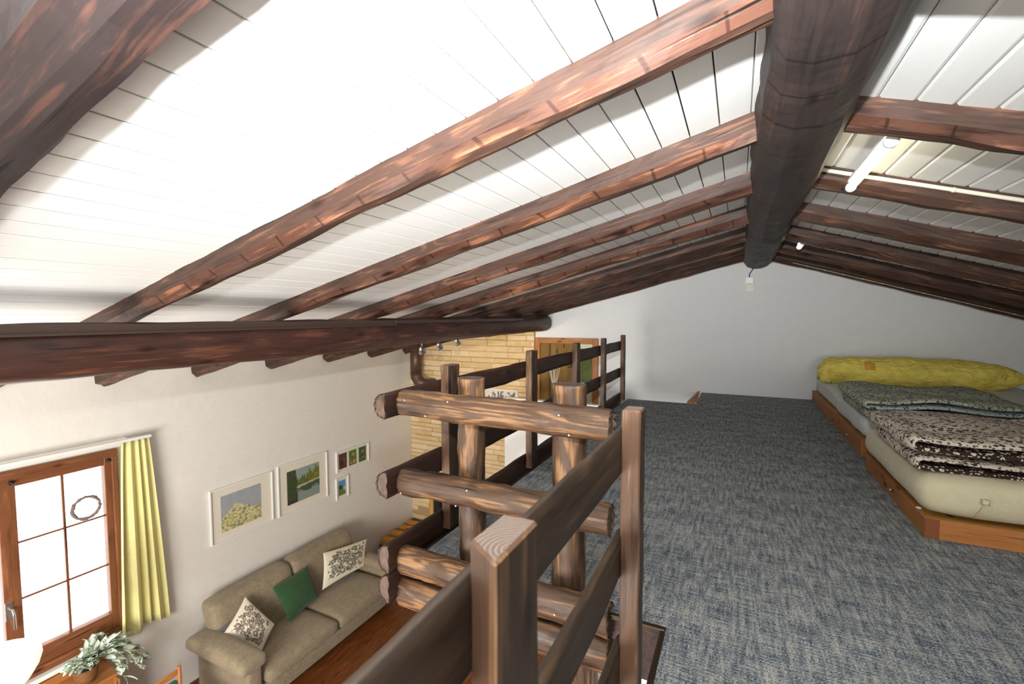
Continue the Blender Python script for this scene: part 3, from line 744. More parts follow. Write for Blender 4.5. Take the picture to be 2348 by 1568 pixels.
def folded(name, x0, x1, y0, y1, z0, z1, mats, label, seed, ends=.0, skew=0.0):
    """quilt folded in layers: the cloth bends round at the left end, the dark reverse shows in the folds"""
    rs = np.random.RandomState(seed)
    H = z1-z0; lay = H/4; th = lay*.34
    # centreline in (x,z) of the serpentine: two U shapes stacked
    cl = []
    for u in range(2):
        zb = z0+lay*(.5+2*u)+.002*u; zt_ = zb+lay; rr = (zt_-zb)/2; xb = x0+rr+th+ (.03 if u == 0 else 0)
        pts = [(x1-(x1-xb)*k/26, zt_) for k in range(27)]
        pts += [(xb-rr*math.sin(a)*1.15, (zb+zt_)/2+rr*math.cos(a)) for a in np.linspace(.35, math.pi-.35, 7)]
        pts += [(xb+(x1-xb)*k/26, zb) for k in range(27)]
        cl.append(pts)
    o_parts = []
    root = thing(name, ((x0+x1)/2, (y0+y1)/2, z0), label, 'duvet', 'folded duvets')
    for u, pts in enumerate(cl):
        P = np.array(pts); n = len(P); T = np.gradient(P, axis=0); T /= np.linalg.norm(T, axis=1)[:, None]; N = np.stack([-T[:, 1], T[:, 0]], 1)
        ny = 26; V = []; F = []; mi = []
        # outside of the U is -N side when travelling left on top
        wv = rs.uniform(-1, 1, (8, 8)); wv2 = rs.uniform(-1, 1, (8, 8))
        def W(g, a, b):
            x, y = a*6.99, b*6.99; i, j = int(x), int(y); fx, fy = x-i, y-j; fx = fx*fx*(3-2*fx); fy = fy*fy*(3-2*fy)
            return (g[i, j]*(1-fx)+g[i+1, j]*fx)*(1-fy)+(g[i, j+1]*(1-fx)+g[i+1, j+1]*fx)*fy
        for side in (0, 1):
            for j in range(ny+1):
                vj = j/ny; edge = min(vj, 1-vj)*ny
                for i in range(n):
                    tt = th*(1 if edge >= 2 else (.35 if edge < 1 else .8))*(1.25 if u else 1.1)
                    s_ = (1 if side == 0 else -1)
                    yy = y0+(y1-y0)*vj+.012*W(wv2, i/(n-1), vj)+(.02 if u == 0 else 0)*(1-2*vj)+skew*((P[i, 0]-x0))
                    up_ = .5+.5*W(wv, P[i, 0]/(x1*1.001) if P[i, 0] < x1 else .99, vj)
                    z_ = P[i, 1]+N[i, 1]*tt*s_*.98+(.020*up_+.010*math.sin(P[i, 0]*9+u*2+vj*3))*(P[i, 1]-z0)/H*1.2
                    x_ = P[i, 0]+N[i, 0]*tt*s_+.008*W(wv2, vj, .4)
                    V.append((x_, yy, z_))
        w_ = n; off = (ny+1)*n
        for j in range(ny):
            for i in range(n-1):
                a = j*w_+i
                F.append((a, a+1, a+1+w_, a+w_)); mi.append(1)
                F.append((off+a, off+a+w_, off+a+1+w_, off+a+1)); mi.append(0)
        for i in range(n-1):
            F.append((i, off+i, off+i+1, i+1)); mi.append(1 if i > 31 else 0)
            a = ny*w_+i; F.append((a, a+1, off+a+1, off+a)); mi.append(0)
        for j in range(ny):
            for e in (0, n-1):
                a = j*w_+e; F.append((a, a+w_, off+a+w_, off+a)); mi.append(0)
        o = newmesh('fold', V, F, mats, root, origin=(0, 0, 0), midx=mi, smooth=True)
        bm = bmesh.new(); bm.from_mesh(o.data); bmesh.ops.recalc_face_normals(bm, faces=bm.faces[:]); bm.to_mesh(o.data); bm.free()
        # lining between the layers
        Pin = P
        if 0: lin = softbox('lining', P[:, 0].min()+th*1.5, x1-.01, y0+.045, y1-.05, P[:, 1].min()+th*.2, P[:, 1].max()-th*.2, mats[1], root, r=.012, n=10, wr=.008, seed=u)
    return root
folded('folded_duvet', .800, 2.25, 2.965, 3.80, .292, .475, [M['duvet_brown'], M['duvet_brown_in']], 'folded duvet with brown and white flower print on the nearest bed', 4)
folded('folded_duvet', .868, 1.80, 4.28, 5.30, .292, .465, [M['duvet_green'], M['duvet_green_in']], 'folded duvet with grey green flower print on the middle bed', 6, skew=.02)

# rolled yellow duvet
def roll(name, x0, x1, yc, z0, ry, rz, label):
    rs = np.random.RandomState(8); n = 70; m = 36; V = []; F = []
    ph = rs.uniform(0, 6.28, 12)
    for i in range(n+1):
        u = i/n; x = x0+(x1-x0)*u
        e = min(1, (u/.05)**.5 if u < .05 else 1)*min(1, ((1-u)/.22)**.45 if u > .78 else 1)
        e = max(e, .25)
        for k in range(m):
            a = 2*math.pi*k/m
            w_ = 1+.05*math.sin(3*a+ph[0]+u*9)+.035*math.sin(u*26+ph[1]+2*a)+.022*math.sin(u*61+ph[2]+3*a)+.02*math.sin(u*97-4*a)
            yy = math.cos(a)*ry*e*w_; zz = math.sin(a)*rz*e*w_
            zz = max(zz, -rz*.80*1.0)
            V.append((x+.02*math.sin(a*2+ph[4])*(1-e)*2, yc+yy, z0+rz*.80+zz+.0))
    for i in range(n):
        for k in range(m): F.append((i*m+k, i*m+(k+1) % m, (i+1)*m+(k+1) % m, (i+1)*m+k))
    F.append(tuple(range(m))[::-1]); F.append(tuple(range(n*m, (n+1)*m)))
    root = thing(name, ((x0+x1)/2, yc, z0), label, 'duvet')
    newmesh('roll', V, F, M['duvet_yellow'], root, origin=(0, 0, 0), smooth=True)
    # folded-in corner flaps at the left end
    pillow('end_flap', [(x0-.015, yc-ry*.95, z0+.02), (x0+.10, yc-ry*.80, z0+.01), (x0+.12, yc-ry*.3, z0+.17), (x0-.03, yc-ry*.55, z0+.15)], .10, M['duvet_yellow'], root, n=12, seed=3)
    pillow('end_flap', [(x0-.03, yc-ry*.2, z0+.04), (x0-.02, yc-ry*.9, z0+.10), (x0+.10, yc-ry*.75, z0+.24), (x0+.06, yc+ry*.1, z0+.28)], .09, M['duvet_yellow'], root, n=12, seed=5)
    return root
roll('rolled_duvet', .90, 2.70, 6.60, .296, .20, .175, 'bright yellow duvet rolled up lengthwise by the gable wall')

# ------------------------------------------------------------------ fittings on the loft
def tube_lamp(x, z, y0, y1, label):
    t_ = thing('fluorescent_lamp', (x, (y0+y1)/2, z+.03), label, 'lamp', 'fluorescent tubes under the ridge')
    sl = .32
    lathe('tube', [(.019, 0), (.019, y1-y0-.05)], (x, y0+.025, z), M['tube'], t_, n=18, axis=(0, 1, 0))
    lathe('end_cap', [(.012, 0), (.025, .004), (.026, .03), (.022, .035)], (x, y0-.005, z), M['white'], t_, n=18, axis=(0, 1, 0))
    lathe('end_cap', [(.022, 0), (.026, .005), (.025, .03), (.010, .036)], (x, y1-.03, z), M['white'], t_, n=18, axis=(0, 1, 0))
    box('housing', x-.018, x+.018, y0, y1, z+.026, z+.044, M['white'], t_, bevel=.003)
    return t_
tl = tube_lamp(.535, 1.795, 2.345, 3.115, 'long lit fluorescent tube across the two right rafters beside the ridge log')
tube('cable', [(.40, 3.06, 1.88), (.45, 3.07, 1.868), (.50, 3.085, 1.85), (.505, 3.12, 1.825), (.50, 3.125, 1.795), (.515, 3.105, 1.79)], .0045, M['black'], tl, n=8)
tube_lamp(.535, 1.785, 5.12, 5.48, 'small distant lit tube right of the far end of the ridge log')
cd = thing('conduit', (.9, 3.075, 1.78), 'cream conduit pipe running along the rafter behind the long tube', 'conduit')
tube('pipe', [(.39, 3.078, 1.905), (.80, 3.078, 1.775), (2.2, 3.078, 1.33)], .0105, M['ivory'], cd, n=12)
for xx in (.95, 1.45): lathe('clip', [(.013, 0), (.013, .012)], (xx, 3.078, 1.905-(xx-.39)*.318), M['ivory'], cd, n=12, axis=(1, 0, -.318))
sr = thing('clipped_cable', (1.8, 6.78, 1.5), 'thin pale cable clipped along the last right rafter above the gable wall', 'cable')
tube('wire', [(.60, 6.78, 1.760), (1.8, 6.78, 1.376), (3.1, 6.78, .96)], .003, M['ivory'], sr, n=6)
for k in range(13):
    xx = .75+k*.19; lathe('clip', [(.008, -.005), (.008, .005)], (xx, 6.78, 1.760-(xx-.6)*.32), M['ivory'], sr, n=8)
sw = thing('wall_switch', (.125, YB, 1.57), 'small square white switch box on the gable wall under the ridge log end', 'switch')
box('housing', .078, .172, YB-.03, YB-.001, 1.535, 1.617, M['white'], sw, bevel=.004)
tube('cable', [(.125, YB-.02, 1.615), (.125, YB-.02, 1.66), (.15, YB-.02, 1.70), (.17, YB-.02, 1.735)], .006, M['iron'], sw, n=8)
so = thing('wall_socket', (.137, YB, 1.47), 'pale square socket plate on the gable wall below the white switch box', 'socket')
box('plate', .085, .190, YB-.016, YB-.001, 1.425, 1.520, M['ivory'], so, bevel=.004)
box('insert', .108, .167, YB-.022, YB-.015, 1.448, 1.500, M['ivory'], so, bevel=.003)
for a, b in ((.127, 1.47), (.148, 1.47), (.1375, 1.482)): lathe('hole', [(.003, 0), (.003, .001)], (a, YB-.022, b), M['black'], so, n=8, axis=(0, -1, 0))

# ------------------------------------------------------------------ door in the gable wall, landing and reed diffuser
dr = thing('door_1', (-2.48, YB, -1.3), None, None); dr['kind'] = 'structure'
DX0, DX1, DZ = -3.025, -1.955, .742
box('jamb', DX0, DX0+.09, YB-.05, YB-.001, -1.3, DZ, M['orange_z'], dr, bevel=.004)
box('jamb', DX1-.09, DX1, YB-.05, YB-.001, -1.3, DZ, M['orange_z'], dr, bevel=.004)
box('lintel', DX0+.09, DX1-.09, YB-.05, YB-.001, DZ-.085, DZ, M['orange_x'], dr, bevel=.004)
box('leaf', DX0+.095, -2.30, YB-.03, YB-.001, -1.3, DZ-.09, M['door'], dr)
box('leaf_stile', DX0+.245, DX0+.275, YB-.036, YB-.030, -1.3, DZ-.09, plain('door_groove', srgb(66, 40, 16), .6), dr)
gp = box('glass_panel', -2.295, DX1-.095, YB-.02, YB-.001, -1.3, DZ-.09, plain('bright_panel', srgb(196, 200, 180), .3), dr)
V, F = [], []
for i in range(29):
    xx = -2.245+i*.0075; yy = YB-.04+.010*math.sin(i*1.1)
    V += [(xx, yy, .04), (xx, yy, .58)]
F = [(2*i, 2*i+2, 2*i+3, 2*i+1) for i in range(28)]
cu = newmesh('door_curtain', V, F, M['green_curtain'], dr, smooth=True)
m_ = cu.modifiers.new('s', 'SOLIDIFY'); m_.thickness = .004
tube('ornament', [(-2.45, YB-.045, .33), (-2.40, YB-.05, .36), (-2.36, YB-.05, .33), (-2.40, YB-.05, .285), (-2.46, YB-.045, .27)], .009, M['iron'], dr, n=8, rs=[.003, .012, .015, .009, .003])
landing = box('landing', -3.04, -1.42, 5.92, 6.02, ZF, -.09, M['white'], kind='structure')
landing.name = 'wall_parapet'
box('floor', -3.04, -.5, 6.02, YB, -1.45, -1.3, M['parquet'], kind='structure')
di = thing('reed_diffuser', (-2.29, 5.97, -.09), 'black bottle with pale reed sticks on the white parapet before the door', 'diffuser')
lathe('bottle', [(.040, 0), (.045, .01), (.043, .08), (.022, .13), (.016, .16), (.018, .20), (.030, .215), (.012, .22)], (-2.285, 5.97, -.088), M['iron'], di, n=20)
for k, (a, b) in enumerate(((-.10, .01), (-.055, -.02), (-.02, .02), (.02, -.01), (.055, .02), (.10, 0), (.0, -.03))):
    tube('reed', [(-2.285+a*.08, 5.97, .10), (-2.285+a*.55, 5.97+b*.5, .26), (-2.285+a, 5.97+b, .47)], .0055, M['ivory'] if 0 else M['matboard'], di, n=6)

pf = thing('picture_frame', (-3.64, 6.98, -.30), 'white framed grass drawing hanging on the stone cladding', 'picture')
def paint_quad(name, o, u, v, nu, nv, fn, parent):
    o, u, v = map(Vector, (o, u, v)); V = []; F = []
    for j in range(nv+1):
        for i in range(nu+1): V.append(tuple(o+u*(i/nu)+v*(j/nv)))
    for j in range(nv):
        for i in range(nu): a = j*(nu+1)+i; F.append((a, a+1, a+nu+2, a+nu+1))
    ob = newmesh(name, V, F, M['paint'], parent)
    ca = ob.data.color_attributes.new('Col', 'FLOAT_COLOR', 'POINT')
    ca.data.foreach_set('color', [x for j in range(nv+1) for i in range(nu+1) for x in srgb(fn(i/nu, j/nv))]); return ob
def frame_back(y, x0, x1, z0, z1, root, fw=.022, mat=None):
    mat = mat or M['white']
    box('frame_bar', x0, x1, y-.02, y, z1-fw, z1, mat, root); box('frame_bar', x0, x1, y-.02, y, z0, z0+fw, mat, root)
    box('frame_bar', x0, x0+fw, y-.02, y, z0+fw, z1-fw, mat, root); box('frame_bar', x1-fw, x1, y-.02, y, z0+fw, z1-fw, mat, root)
frame_back(6.985, -3.97, -3.32, -.52, -.155, pf, mat=M['matboard'])
rs_g = random.Random(2); blades = [(rs_g.uniform(.1, .9), rs_g.uniform(.4, .9), rs_g.uniform(-.2, .2)) for _ in range(26)]
def grass(u, v):
    for bx, bh, sl in blades:
        if v < bh and abs(u-bx-sl*v*v) < .012: return (96, 96, 90)
        if abs(v-bh) < .05 and abs(u-bx-sl*bh*bh) < .03: return (120, 120, 112)
    return (214, 210, 200)
paint_quad('drawing', (-3.95, 6.978, -.50), (.61, 0, 0), (0, 0, .325), 70, 30, grass, pf)

# ------------------------------------------------------------------ stove in the stone wall, pipe, firewood
sv = thing('stove', (-4.7, YB, ZF), 'black stove insert with pale wood surround in the stone cladding', 'stove')
box('surround', -5.19, -5.10, 6.955, 7.013, ZF, -1.94, M['pale_wood'], sv, bevel=.003)
box('surround', -4.15, -4.06, 6.955, 7.013, ZF, -1.94, M['pale_wood'], sv, bevel=.003)
box('mantel', -5.24, -4.01, 6.93, 7.013, -1.94, -1.88, M['pale_wood'], sv, bevel=.003)
box('body', -5.095, -4.155, 6.985, 7.013, ZF, -1.945, M['soot'], sv)
multibox('front_frame', [(-5.08, -4.95, 6.955, 6.983, ZF+.05, -2.02), (-4.30, -4.17, 6.955, 6.983, ZF+.05, -2.02), (-4.95, -4.30, 6.955, 6.983, -2.26, -2.02)], M['iron'], sv)
pp = thing('stove_pipe', (-5.30, 6.79, .2), 'brown round stove pipe with an elbow in the corner by the stone cladding', 'pipe')
tube('pipe', [(-5.33, 6.80, .02), (-5.33, 6.80, .30), (-5.33, 6.80, zl(-5.33)-.01)], .105, M['pipe'], pp, n=24)
tube('elbow', [(-5.33, 6.80, .06), (-5.32, 6.80, -.02), (-5.26, 6.80, -.10), (-5.17, 6.82, -.15), (-5.10, 6.90, -.16), (-5.08, 7.0, -.16)], .108, M['pipe'], pp, n=24)
lathe('collar', [(.118, 0), (.118, .03)], (-5.33, 6.80, zl(-5.33)-.13), M['pipe'], pp, n=24)
fwb = thing('firewood_crate', (-5.33, 6.45, ZF), 'dark crate standing in the corner below the stove pipe', 'crate')
box('crate_side', -5.60, -5.58, 6.05, 6.85, ZF, -2.93, M['rail'], fwb); box('crate_side', -5.12, -5.10, 6.05, 6.85, ZF, -2.93, M['rail'], fwb)
box('crate_end', -5.58, -5.12, 6.05, 6.07, ZF, -2.93, M['rail'], fwb); box('crate_end', -5.58, -5.12, 6.83, 6.85, ZF, -2.93, M['rail'], fwb)
box('crate_bottom', -5.58, -5.12, 6.07, 6.83, ZF+.005, ZF+.02, M['rail'], fwb)
lb = ['split firewood log lying foremost on the crate', 'split firewood log in the middle of the crate top', 'split firewood log at the back of the crate top, near the stone cladding', 'split firewood log on the left rear of the crate against the plaster wall']
for k, (yy, xx, zz) in enumerate(((6.13, -5.57, -2.93+.05), (6.36, -5.57, -2.90+.05), (6.60, -5.56, -2.91+.05), (6.80, -5.57, -2.90+.05))):
    o = timber('firewood', (xx, yy, zz+.02), (xx+.44, yy+.02, zz+.01), [(-.09, -.05), (.09, -.05), (.10, .01), (.03, .055), (-.08, .035)], [M['firewood'], M['firewood']], seed=200+k, seg=10, wob=.006, nsmooth=False)
    tag(o, lb[k], 'firewood', 'split firewood on the crate')

# spotlight bar on the far side of the purlin
sp = thing('spotlight_bar', (-3.02, 4.2, .83), 'row of three small silver spotlights behind the long round log', 'spotlight')
tube('bar', [(-3.0, 3.75, .845), (-3.0, 4.85, .865)], .011, M['metal'], sp, n=10)
for k, (yy, zz) in enumerate(((3.93, .735), (4.245, .765), (4.61, .795))):
    tube('stem', [(-3.0, yy, .85), (-3.0, yy, zz+.045)], .007, M['metal'], sp, n=8)
    ax = Vector((-.15, .55, -.55)).normalized()
    h_ = lathe('head', [(.010, -.055), (.020, -.050), (.022, -.03), (.026, -.025), (.024, -.015), (.036, .01), (.040, .03), (.036, .032)], (-3.0, yy, zz), M['metal'], sp, n=20, axis=ax)
    lathe('bulb', [(.034, .0), (.034, .004), (.02, .008)], Vector((-3.0, yy, zz))+ax*.030, M['bulb'], h_, n=20, axis=ax)
    lamp('spot_light', 'SPOT', Vector((-3.0, yy, zz))+ax*.06, 26, (1, .80, .52), target=(-4.3+.5*k, 7.0, .2), spot_size=R(72), spot_blend=.6, shadow_soft_size=.03)

# ------------------------------------------------------------------ window in the left wall
win = thing('window_1', (XL, 1.45, WZ0), None, None); win['kind'] = 'structure'
Xo, Xi = XL-.08, XL+.03
def wbar(name, y0, y1, z0, z1, m, x0=Xo, x1=Xi, par=win): return box(name, x0, x1, y0, y1, z0, z1, m, par, bevel=.004)
wbar('frame_top', WY0, WY1, WZ1-.07, WZ1, M['window_y'], x1=Xi+.012); wbar('frame_bottom', WY0, WY1, WZ0, WZ0+.07, M['window_y'], x1=Xi+.012)
wbar('frame_side', WY1-.05, WY1, WZ0+.07, WZ1-.07, M['window_z'], x1=Xi+.012); wbar('frame_side', WY0, WY0+.05, WZ0+.07, WZ1-.07, M['window_z'], x1=Xi+.012)
GY = (1.60, 2.225); GZ = (-1.885, -.365)
def casement(g0, g1, m0):
    c = thing('casement', (XL, g0, WZ0), None, None); c.parent = win; c.location = Vector((XL, g0, WZ0))-WL[win.name]
    st = .06
    wbar('stile', g0-m0, g0, WZ0+.07, WZ1-.07, M['window_z'], XL-.05, XL+.022, c); wbar('stile', g1, g1+st, WZ0+.07, WZ1-.07, M['window_z'], XL-.05, XL+.022, c)
    wbar('top_rail', g0, g1, GZ[1], WZ1-.07, M['window_y'], XL-.05, XL+.022, c); wbar('bottom_rail', g0, g1, WZ0+.07, GZ[0], M['window_y'], XL-.05, XL+.022, c)
    ym = (g0+g1)/2
    box('muntin', XL-.01, XL+.012, ym-.009, ym+.009, GZ[0], GZ[1], M['window_z'], c)
    zz = [GZ[0]+(GZ[1]-GZ[0])*k/3 for k in range(4)]
    for z_ in zz[1:3]: box('muntin', XL-.008, XL+.010, g0, g1, z_-.0075, z_+.0075, M['window_y'], c)
    for (a, b) in ((g0, ym-.007), (ym+.007, g1)):
        for k in range(3): box('pane', XL-.026, XL-.022, a, b, zz[k]+.004, zz[k+1]-.004, M['glass'], c)
    return c
c1 = casement(GY[0], GY[1], .11)
c2 = casement(.72, 1.36, .06)
hd = thing('handle', (XL+.03, 1.515, -1.44), None, None); hd.parent = c1; hd.location = Vector((XL+.03, 1.515, -1.44))-WL[c1.name]
multibox('handle_plate', [(XL+.022, XL+.032, 1.49, 1.54, -1.52, -1.36)], M['metal'], c1, bevel=.003)
tube('lever', [(XL+.03, 1.520, -1.42), (XL+.07, 1.522, -1.42), (XL+.075, 1.528, -1.47), (XL+.072, 1.532, -1.60)], .009, M['metal'], c1, n=10)
bpy.data.objects.remove(hd)
for yy, zz in ((1.575, -.325), (2.255, -.325)):
    lathe('suction_knob', [(.02, 0), (.018, .008), (.008, .012), (.012, .03), (.004, .034)], (XL+.024, yy, zz), M['iron'], c1, n=14, axis=(1, 0, 0))
tr4 = box('trim_4', XL-.02, XL+.10, WY0-.05, WY1+.02, WZ0-.045, WZ0-.003, M['white'], kind='structure', bevel=.006)
# wreath hanging on the glass
rs = random.Random(4)
wp = [(XL+.02+rs.uniform(-.004, .004), 2.072+.105*math.cos(a)*(1+rs.uniform(-.03, .03)), -.735+.105*math.sin(a)*(1+rs.uniform(-.03, .03))) for a in np.linspace(0, 2*math.pi, 40)]
wr = thing('wreath', (XL+.02, 2.072, -.735), 'small round dark twig wreath hanging on the upper right window pane', 'wreath')
tube('twig_ring', wp, .008, plain('twig', srgb(120, 104, 98), .8), wr, n=8, rs=[.010+rs.uniform(0, .008) for _ in wp])
for k in range(24):
    a = rs.uniform(0, 6.28); p = Vector((XL+.022, 2.072+.105*math.cos(a), -.735+.105*math.sin(a)))
    q = p+Vector((rs.uniform(0, .01), rs.uniform(-.02, .02), rs.uniform(-.02, .02))); tube('twig', [p, q], .0022, M['iron'], wr, n=5)
tube('thread', [(XL+.02, 2.072, -.63), (XL+.02, 2.072, -.40)], .0012, M['ivory'], wr, n=5)
# curtain and rail
cr = thing('curtain_rail', (-5.5, 1.5, -.13), 'flat white curtain rail above the window', 'curtain rail')
box('rail', -5.55, -5.50, -.2, 2.595, -.155, -.128, M['white'], cr, bevel=.003)
for yy in (.4, 2.42): box('bracket', XL+.001, -5.55, yy-.012, yy+.012, -.152, -.132, M['white'], cr)
V, F = [], []; nu, nv = 110, 24
for j in range(nv+1):
    v = j/nv; y0 = 2.335-.095*v**.8; y1 = 2.575+.125*v**.9; amp = .020+.036*v
    for i in range(nu+1):
        u = i/nu; a = (u+.035*math.sin(u*11))*2*math.pi*4.1
        yy = y0+(y1-y0)*u+.010*math.sin(a*2+.5)*v; xx = -5.515+amp*math.sin(a+.5*math.sin(u*7+2*v))+.010*math.sin(u*21+1)*v
        zb = -2.16-.04*math.sin(u*6.0+1.5)-.0
        V.append((xx+.0, yy, -.158+(zb+.158)*v))
for j in range(nv):
    for i in range(nu): a = j*(nu+1)+i; F.append((a, a+nu+1, a+nu+2, a+1))
cur = newmesh('curtain', V, F, M['curtain'], smooth=True); m_ = cur.modifiers.new('s', 'SOLIDIFY'); m_.thickness = .003
tag(cur, 'pale yellow curtain gathered in folds right of the window', 'curtain')

# ------------------------------------------------------------------ pictures on the left wall
XW = XL+.001
def wall_pic(name, y0, y1, z0, z1, iy0, iy1, iz0, iz1, fn, label, fw=.014, nu=64, nv=50, depth=.028):
    t_ = thing(name, (XW, (y0+y1)/2, z0), label, 'picture', 'pictures over the sofa')
    box('backboard', XW, XW+.008, y0+fw, y1-fw, z0+fw, z1-fw, M['matboard'], t_)
    for b in ((y0, y1, z1-fw, z1), (y0, y1, z0, z0+fw), (y0, y0+fw, z0+fw, z1-fw), (y1-fw, y1, z0+fw, z1-fw)):
        box('frame_bar', XW, XW+depth, *b, M['white'], t_)
    if fn:
        paint_quad('print', (XW+.0095, iy0, iz0), (0, iy1-iy0, 0), (0, 0, iz1-iz0), nu, nv, fn, t_)
    return t_
rp = np.random.RandomState(12); NG = rp.uniform(0, 1, (64, 64))
def vn(u, v, s):
    x, y = (u*s) % 63, (v*s) % 63; i, j = int(x), int(y); a, b = x-i, y-j; a = a*a*(3-2*a); b = b*b*(3-2*b); i2, j2 = (i+1) % 64, (j+1) % 64
    return (NG[i, j]*(1-a)+NG[i2, j]*a)*(1-b)+(NG[i, j2]*(1-a)+NG[i2, j2]*a)*b
def hill(u, v):
    top = .66-(.95*abs(u-.33) if u < .33 else .55*abs(u-.33)**1.1)+.10*(vn(u, .3, 14)-.5)+(.05 if .46 < u < .50 else 0)
    if v > top:
        if v < .40 and u > .55: return (150, 158, 150)
        return (152+10*vn(u, v, 9), 158+8*vn(u, v, 9), 166)
    a = vn(u*1.0, v*1.6, 22); b = vn(u, v, 50)
    if a > .58: return (128+30*b, 134+20*b, 96)
    if a < .34: return (206, 178+20*b, 120)
    return (204+14*b, 196+12*b, 164)
def river(u, v):
    tl_ = .60+.10*math.sin(u*30)*vn(u, .5, 40)+.30*(u-.3)+.12*abs(math.sin(u*44))
    n_ = vn(u, v, 34)
    if u < .30-.10*abs(v-.6) and v > .12: return (44+30*n_, 56+34*n_, 38+14*n_)
    if u < .30 and v <= .3+.3*(0.3-u): return (40+20*n_, 46+20*n_, 40)
    if v > max(tl_, .48+.1*u): return (142, 158, 150)
    if v > .46+.06*u: return (64+70*u*n_*1.6, 78+60*n_*u+10, 46)
    if v > .38+.10*u: return (176, 178, 140)
    if v > .24-.06*math.sin(u*13)*.6+.1*n_: return (62+16*n_, 72+16*n_, 64)
    return (132, 146, 138)
wall_pic('framed_picture', 3.213, 4.035, -1.655, -.980, 3.345, 3.872, -1.548, -1.092, hill, 'large white framed print of an ochre hill village, leftmost above the sofa')
wall_pic('framed_picture', 4.115, 4.955, -1.665, -.952, 4.262, 4.815, -1.555, -1.075, river, 'large white framed print of a river with dark trees, right of the hill print')
t3 = wall_pic('framed_picture', 5.140, 5.840, -1.365, -1.030, 0, 0, 0, 0, None, 'wide white frame holding three photographs in a row')
def faces(seed, bgc):
    rs = random.Random(seed); bl = [(rs.uniform(.3, .7), rs.uniform(.2, .85), rs.uniform(.14, .24), rs.choice([(166, 112, 84), (146, 92, 70), (190, 140, 118), (70, 40, 34)])) for _ in range(5)]
    def f(u, v):
        for a, b, r, c in bl:
            if (u-a)**2+((v-b)*1.6)**2 < r*r: return c
        k = vn(u+seed, v, 12); return tuple(x*(.6+.6*k) for x in bgc)
    return f
for k, (a, bgc) in enumerate(((5.195, (96, 60, 60)), (5.405, (90, 130, 50)), (5.62, (50, 110, 60)))):
    paint_quad('photo', (XW+.0095, a, -1.325), (0, .165, 0), (0, 0, .245), 16, 24, faces(k+3, bgc), t3)
def mount(u, v):
    if v > .62+.1*math.sin(u*5): return (84, 150, 200)
    if v > .45 and u < .5: return (60, 56, 56)
    if u > .65 and v > .3: return (190, 180, 170)
    return (70+40*vn(u, v, 20), 104+30*vn(u, v, 20), 60)
wall_pic('framed_picture', 5.125, 5.375, -1.80, -1.45, 5.180, 5.320, -1.745, -1.51, mount, 'small upright white framed photograph below the wide three-photo frame', nu=20, nv=26)

# ------------------------------------------------------------------ sofa with cushions
sofa = thing('sofa', (-5.0, 4.0, ZF), 'long taupe fabric sofa standing under the pictures', 'sofa')
def lean(p, h):
    t_ = (p.z+h.z)/(2*h.z); return Vector((p.x-.20*t_, p.y, p.z))
softbox('backrest', -5.33, -5.06, 2.98, 4.03, -2.80, -2.16, M['sofa'], sofa, r=.085, n=10, shear=lean)
softbox('backrest', -5.33, -5.06, 4.035, 5.08, -2.80, -2.16, M['sofa'], sofa, r=.085, n=10, shear=lean)
softbox('seat_cushion', -5.16, -4.40, 3.06, 4.03, -2.86, -2.70, M['sofa'], sofa, r=.07, n=10, puff=.03)
softbox('seat_cushion', -5.16, -4.40, 4.035, 5.0, -2.86, -2.70, M['sofa'], sofa, r=.07, n=10, puff=.03)
softbox('base', -5.34, -4.43, 3.02, 5.02, -3.03, -2.85, M['sofa'], sofa, r=.03, n=6)
def armshape(p, h): return p
softbox('arm_panel', -5.36, -4.46, 2.86, 3.03, -3.06, -2.52, M['sofa'], sofa, r=.04, n=6)
softbox('arm_cushion', -5.42, -4.40, 2.76, 3.06, -2.58, -2.44, M['sofa'], sofa, r=.06, n=10, puff=.03)
softbox('arm_panel', -5.36, -4.46, 5.03, 5.17, -3.06, -2.62, M['sofa'], sofa, r=.04, n=6)
softbox('arm_cushion', -5.42, -4.44, 5.01, 5.25, -2.66, -2.54, M['sofa'], sofa, r=.05, n=8, puff=.02)
for a, b in ((-5.30, 2.95), (-4.52, 2.95), (-5.30, 5.08), (-4.52, 5.08)):
    lathe('foot', [(.022, 0), (.022, .095)], (a, b, ZF), M['metal'], sofa, n=14)
cu1 = pillow('cushion', [(-4.72, 3.176, -2.700), (-4.88, 3.48, -2.56), (-5.17, 3.32, -2.21), (-5.08, 3.0, -2.43)], .13, M['print'], n=70, colf=flower_field(3, 15, (222, 212, 192), (96, 84, 78)), backmat=M['cream'], seed=1)
tag(cu1, 'cream cushion with dark flower print leaning on the left sofa arm', 'cushion', 'cushions on the sofa')
cu1b = pillow('cushion', [(-4.80, 3.10, -2.62), (-4.93, 3.34, -2.60), (-5.20, 3.22, -2.36), (-5.12, 2.98, -2.40)], .08, M['greybase'], n=14, seed=9)
for v in cu1b.data.vertices: v.co.x -= .06; v.co.z -= .02
tag(cu1b, 'dark grey cushion mostly hidden behind the left flower cushion', 'cushion')
cu2 = pillow('cushion', [(-4.86, 3.66, -2.64), (-4.93, 4.16, -2.62), (-5.16, 4.18, -2.27), (-5.16, 3.66, -2.28)], .13, M['green'], n=24, seed=2)
tag(cu2, 'dark green plain cushion in the middle of the sofa', 'cushion', 'cushions on the sofa')
cu3 = pillow('cushion', [(-4.95, 4.239, -2.581), (-4.93, 5.00, -2.615), (-5.12, 5.26, -2.36), (-5.17, 4.46, -2.22)], .13, M['print'], n=80, colf=flower_field(8, 22, (230, 224, 200), (88, 82, 74)), backmat=M['cream'], seed=3)
tag(cu3, 'wide cream cushion with dark flower print at the right end of the sofa', 'cushion', 'cushions on the sofa')

